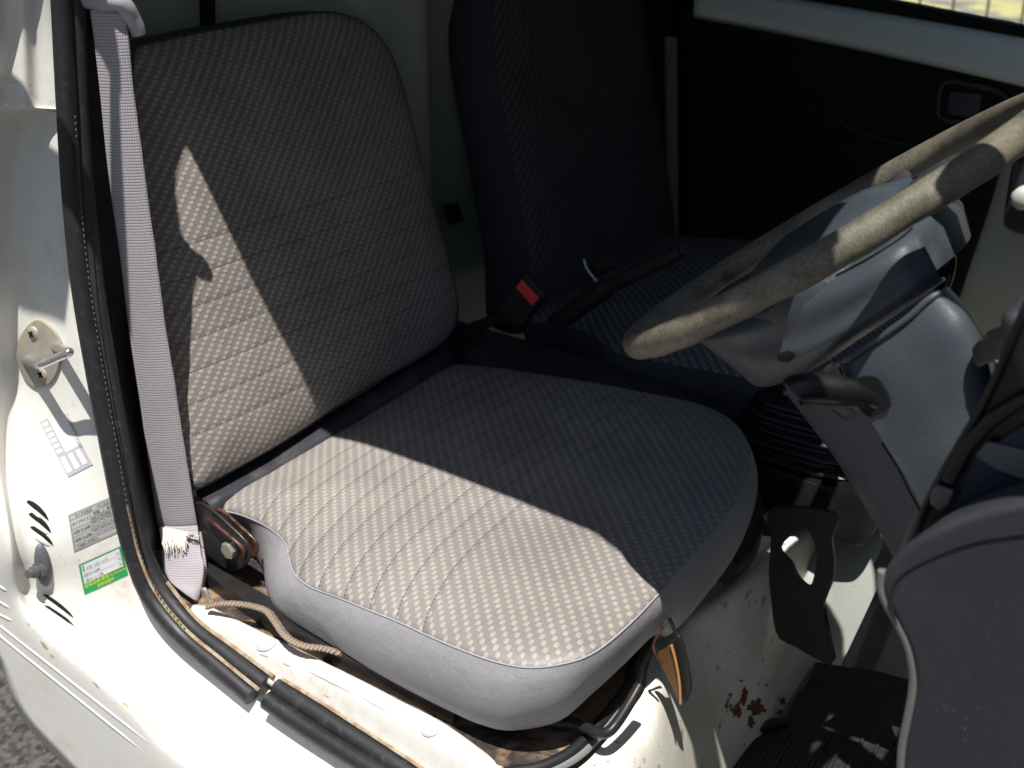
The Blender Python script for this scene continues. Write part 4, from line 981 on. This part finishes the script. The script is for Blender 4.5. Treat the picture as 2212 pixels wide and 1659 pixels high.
# black glossy frame with two pockets above it
fr1 = [(1955,1190),(1975,1140),(2010,1060),(2060,970),(2110,890),(2150,800),(2180,735),(2212,650),(2260,560),(2400,560),(2400,1080),(2240,1078),(2120,1100),(2040,1128),(1990,1160)]
prism('upper_frame', [at(u, v, Y=.07) for u, v in fr1], V(.01, .06, 0), BLK, da, .005)
tube('frame_edge', [at(u, v, Y=.066) for u, v in ((1962,1180),(1985,1125),(2022,1050),(2070,965),(2120,880),(2160,795),(2192,720),(2240,610))], .0026, BLK, da, n=10)
prism('frame_bar', [at(u, v, Y=.060) for u, v in ((2030,1040),(2072,958),(2125,900),(2190,860),(2275,822),(2275,852),(2200,888),(2145,928),(2100,978),(2062,1052))], V(0, .006, 0), BLK, da, .0025)
PK = NB('pocket_blue_black').set((.012, .02, .045), .35).m
mesh('pocket', [at(u, v, Y=.0655) for u, v in ((2062,1100),(2110,985),(2240,900),(2240,1030),(2150,1062))], [(0, 1, 2, 3, 4)], PK, da, smooth=False)
SG = plastic('satin_grey', (.11, .115, .115), .28, .1)
prism('pocket_lip', [at(2104,985,Y=.062), at(2130,955,Y=.062), at(2250,985,Y=.062), at(2220,1040,Y=.062), at(2150,1015,Y=.062)], V(0, .004, 0), SG, da, .0015)
prism('pocket_lip', [at(2010,1065,Y=.062), at(2022,1048,Y=.062), at(2060,1062,Y=.062), at(2050,1090,Y=.062), at(2030,1105,Y=.062), at(2008,1090,Y=.062)], V(0, .004, 0), SG, da, .0015)
# dash body behind, out to the far side
prism('dash_top', [V(.80, .08, .43), V(1.22, .08, .46), V(1.22, .08, .05), V(.95, .08, .0), V(.86, .08, .2)], V(0, 1.15, 0), DASH, da, .01)

# ================================================================== PASSENGER DOOR
RAILM = paint('door_rail_paint', .2, (.78, .80, .74))
pd = thing('passenger_door', 'closed far door with pale painted rail and black trim panel', 'door')
YD = 1.27
railpx_t = [(1500,-28),(1620,-2),(1800,28),(2000,62),(2212,100),(2500,152)]
railpx_b = [(1500,26),(1620,48),(1800,84),(2000,126),(2212,174),(2500,240)]
loft('door_rail', [[at(u, v-14, Y=YD+.03) for u, v in railpx_t], [at(u, v, Y=YD) for u, v in railpx_t], [at(u, v+12, Y=YD-.01) for u, v in railpx_t], [at(u, v, Y=YD-.035) for u, v in railpx_b], [at(u, v+10, Y=YD+.01) for u, v in railpx_b]], RAILM, pd, nu=6, nv=6, thick=.003)
prism('window_seal', [at(1400,-80,Y=YD+.03), at(1650,-60,Y=YD+.03), at(1917,0,Y=YD+.03), at(2212,58,Y=YD+.03), at(2500,118,Y=YD+.03), at(2500,160,Y=YD+.03), at(2212,110,Y=YD+.03), at(1400,-30,Y=YD+.03)], V(0, .03, 0), TRIM, pd, .003)
prism('door_trim', [at(1470,16,Y=YD+.004), at(1800,80,Y=YD+.004), at(2212,168,Y=YD+.004), at(2240,185,Y=YD+.004), at(2180,290,Y=YD+.004), at(2130,460,Y=YD+.004), at(2070,640,Y=YD+.004), at(2000,900,Y=YD+.004), at(1478,900,Y=YD+.004)], V(0, .02, 0), TRIM, pd, .004)
prism('door_skin', [at(1500,20,Y=YD+.03), at(2600,260,Y=YD+.03), at(2600,1500,Y=YD+.03), at(1500,1200,Y=YD+.03)], V(0, .01, 0), PALE, pd, .0)
def dpath(l, Y): return [at(u, v, Y=Y) for u, v in l]
tube('handle_bezel', dpath([(2040,178),(2098,183),(2150,196),(2174,212),(2172,240),(2150,275),(2098,266),(2034,256),(2028,225)], YD), .004, DARKP, pd, n=8, closed=True, up=V(0, -1, 0))
prism('door_handle', dpath([(2050,196),(2122,204),(2114,256),(2044,248)], YD-.004), V(0, .008, 0), DARKP, pd, .003)
tube('trim_crease', dpath([(1815,262),(1840,280),(1890,295),(1940,308),(1980,312)], YD), .004, BLKM, pd, n=8)
prism('window_crank', dpath([(2185,350),(2215,340),(2260,380),(2250,520),(2190,505),(2165,490),(2170,440)], YD-.03), V(0, .03, 0), DARKP, pd, .006)
kc = at(2208, 430, Y=YD-.055)
tube('crank_knob', [kc+V(0, .02, 0), kc, kc-V(0, .006, 0)], lambda t: .017 if t < .9 else .010, NB('white_knob').set((.66, .66, .62), .35).m, pd, n=20, smoothp=False)
mesh('window_glass', [V(-.1, YD+.05, .40), V(.9, YD+.05, .34), V(.72, YD+.04, .85), V(-.1, YD+.04, .85)], [(0, 1, 2, 3)], gm, pd, smooth=False)
# strip of bare pillar between passenger seat and door
slabp = prism('door_pillar', [at(1438,80,Y=1.22), at(1463,80,Y=1.22), at(1466,520,Y=1.22), at(1444,500,Y=1.22)], V(-.01, .01, 0), NB('dull_pillar').set((.16, .17, .14), .5).m, cab, .002)
prism('belt_strap', [at(1042,-100,X=-.15), at(1080,-100,X=-.15), at(1136,540,X=-.15), at(1100,560,X=-.15)], V(-.003, 0, 0), NB('dark_webbing').set((.02, .02, .022), .8).m, cab, 0)
prism('rear_window_bar', [at(432,-80,X=-.19), at(464,-80,X=-.19), at(466,70,X=-.19), at(436,74,X=-.19)], V(-.003, 0, 0), TRIM, cab, 0)
prism('rear_wall_clip', [at(958,445,X=-.165), at(990,438,X=-.165), at(1003,478,X=-.165), at(972,486,X=-.165)], V(-.003, 0, 0), VOID, cab, 0)
slab('jamb_shade_plate', [(0, 0), (0, 1), (1, 1)], 0, .001, PALE, None, 0) if False else None

# ================================================================== FENCE beyond
fc = thing('wire_fence', 'blurred wire mesh fence outside the far window', 'fence')
vs, fs = [], []
def bar(a, b_, r):
    t = (b_-a).normalized(); n1 = t.orthogonal().normalized(); n2 = t.cross(n1); k = len(vs)
    for q in (a, b_):
        for s1, s2 in ((1, 1), (-1, 1), (-1, -1), (1, -1)): vs.append(q+n1*s1*r+n2*s2*r)
    for j in range(4): fs.append((k+j, k+(j+1) % 4, k+4+(j+1) % 4, k+4+j))
for i in range(150): x = -9+i*.13; bar(V(x, 4.2, GZ), V(x, 4.2, GZ+1.2), .004)
for j in range(12): bar(V(-9, 4.2, GZ+.05+j*.1), V(11, 4.2, GZ+.05+j*.1), .003)
mesh('fence_mesh', vs, fs, flat('fence_grey', (.13, .13, .14), .6), fc, smooth=False)
for i in range(6): tube('fence_post', [V(-8+i*3.2, 4.25, GZ), V(-8+i*3.2, 4.25, GZ+1.3)], .025, flat('fence_post_grey', (.2, .2, .2), .6), fc, n=8, smoothp=False)
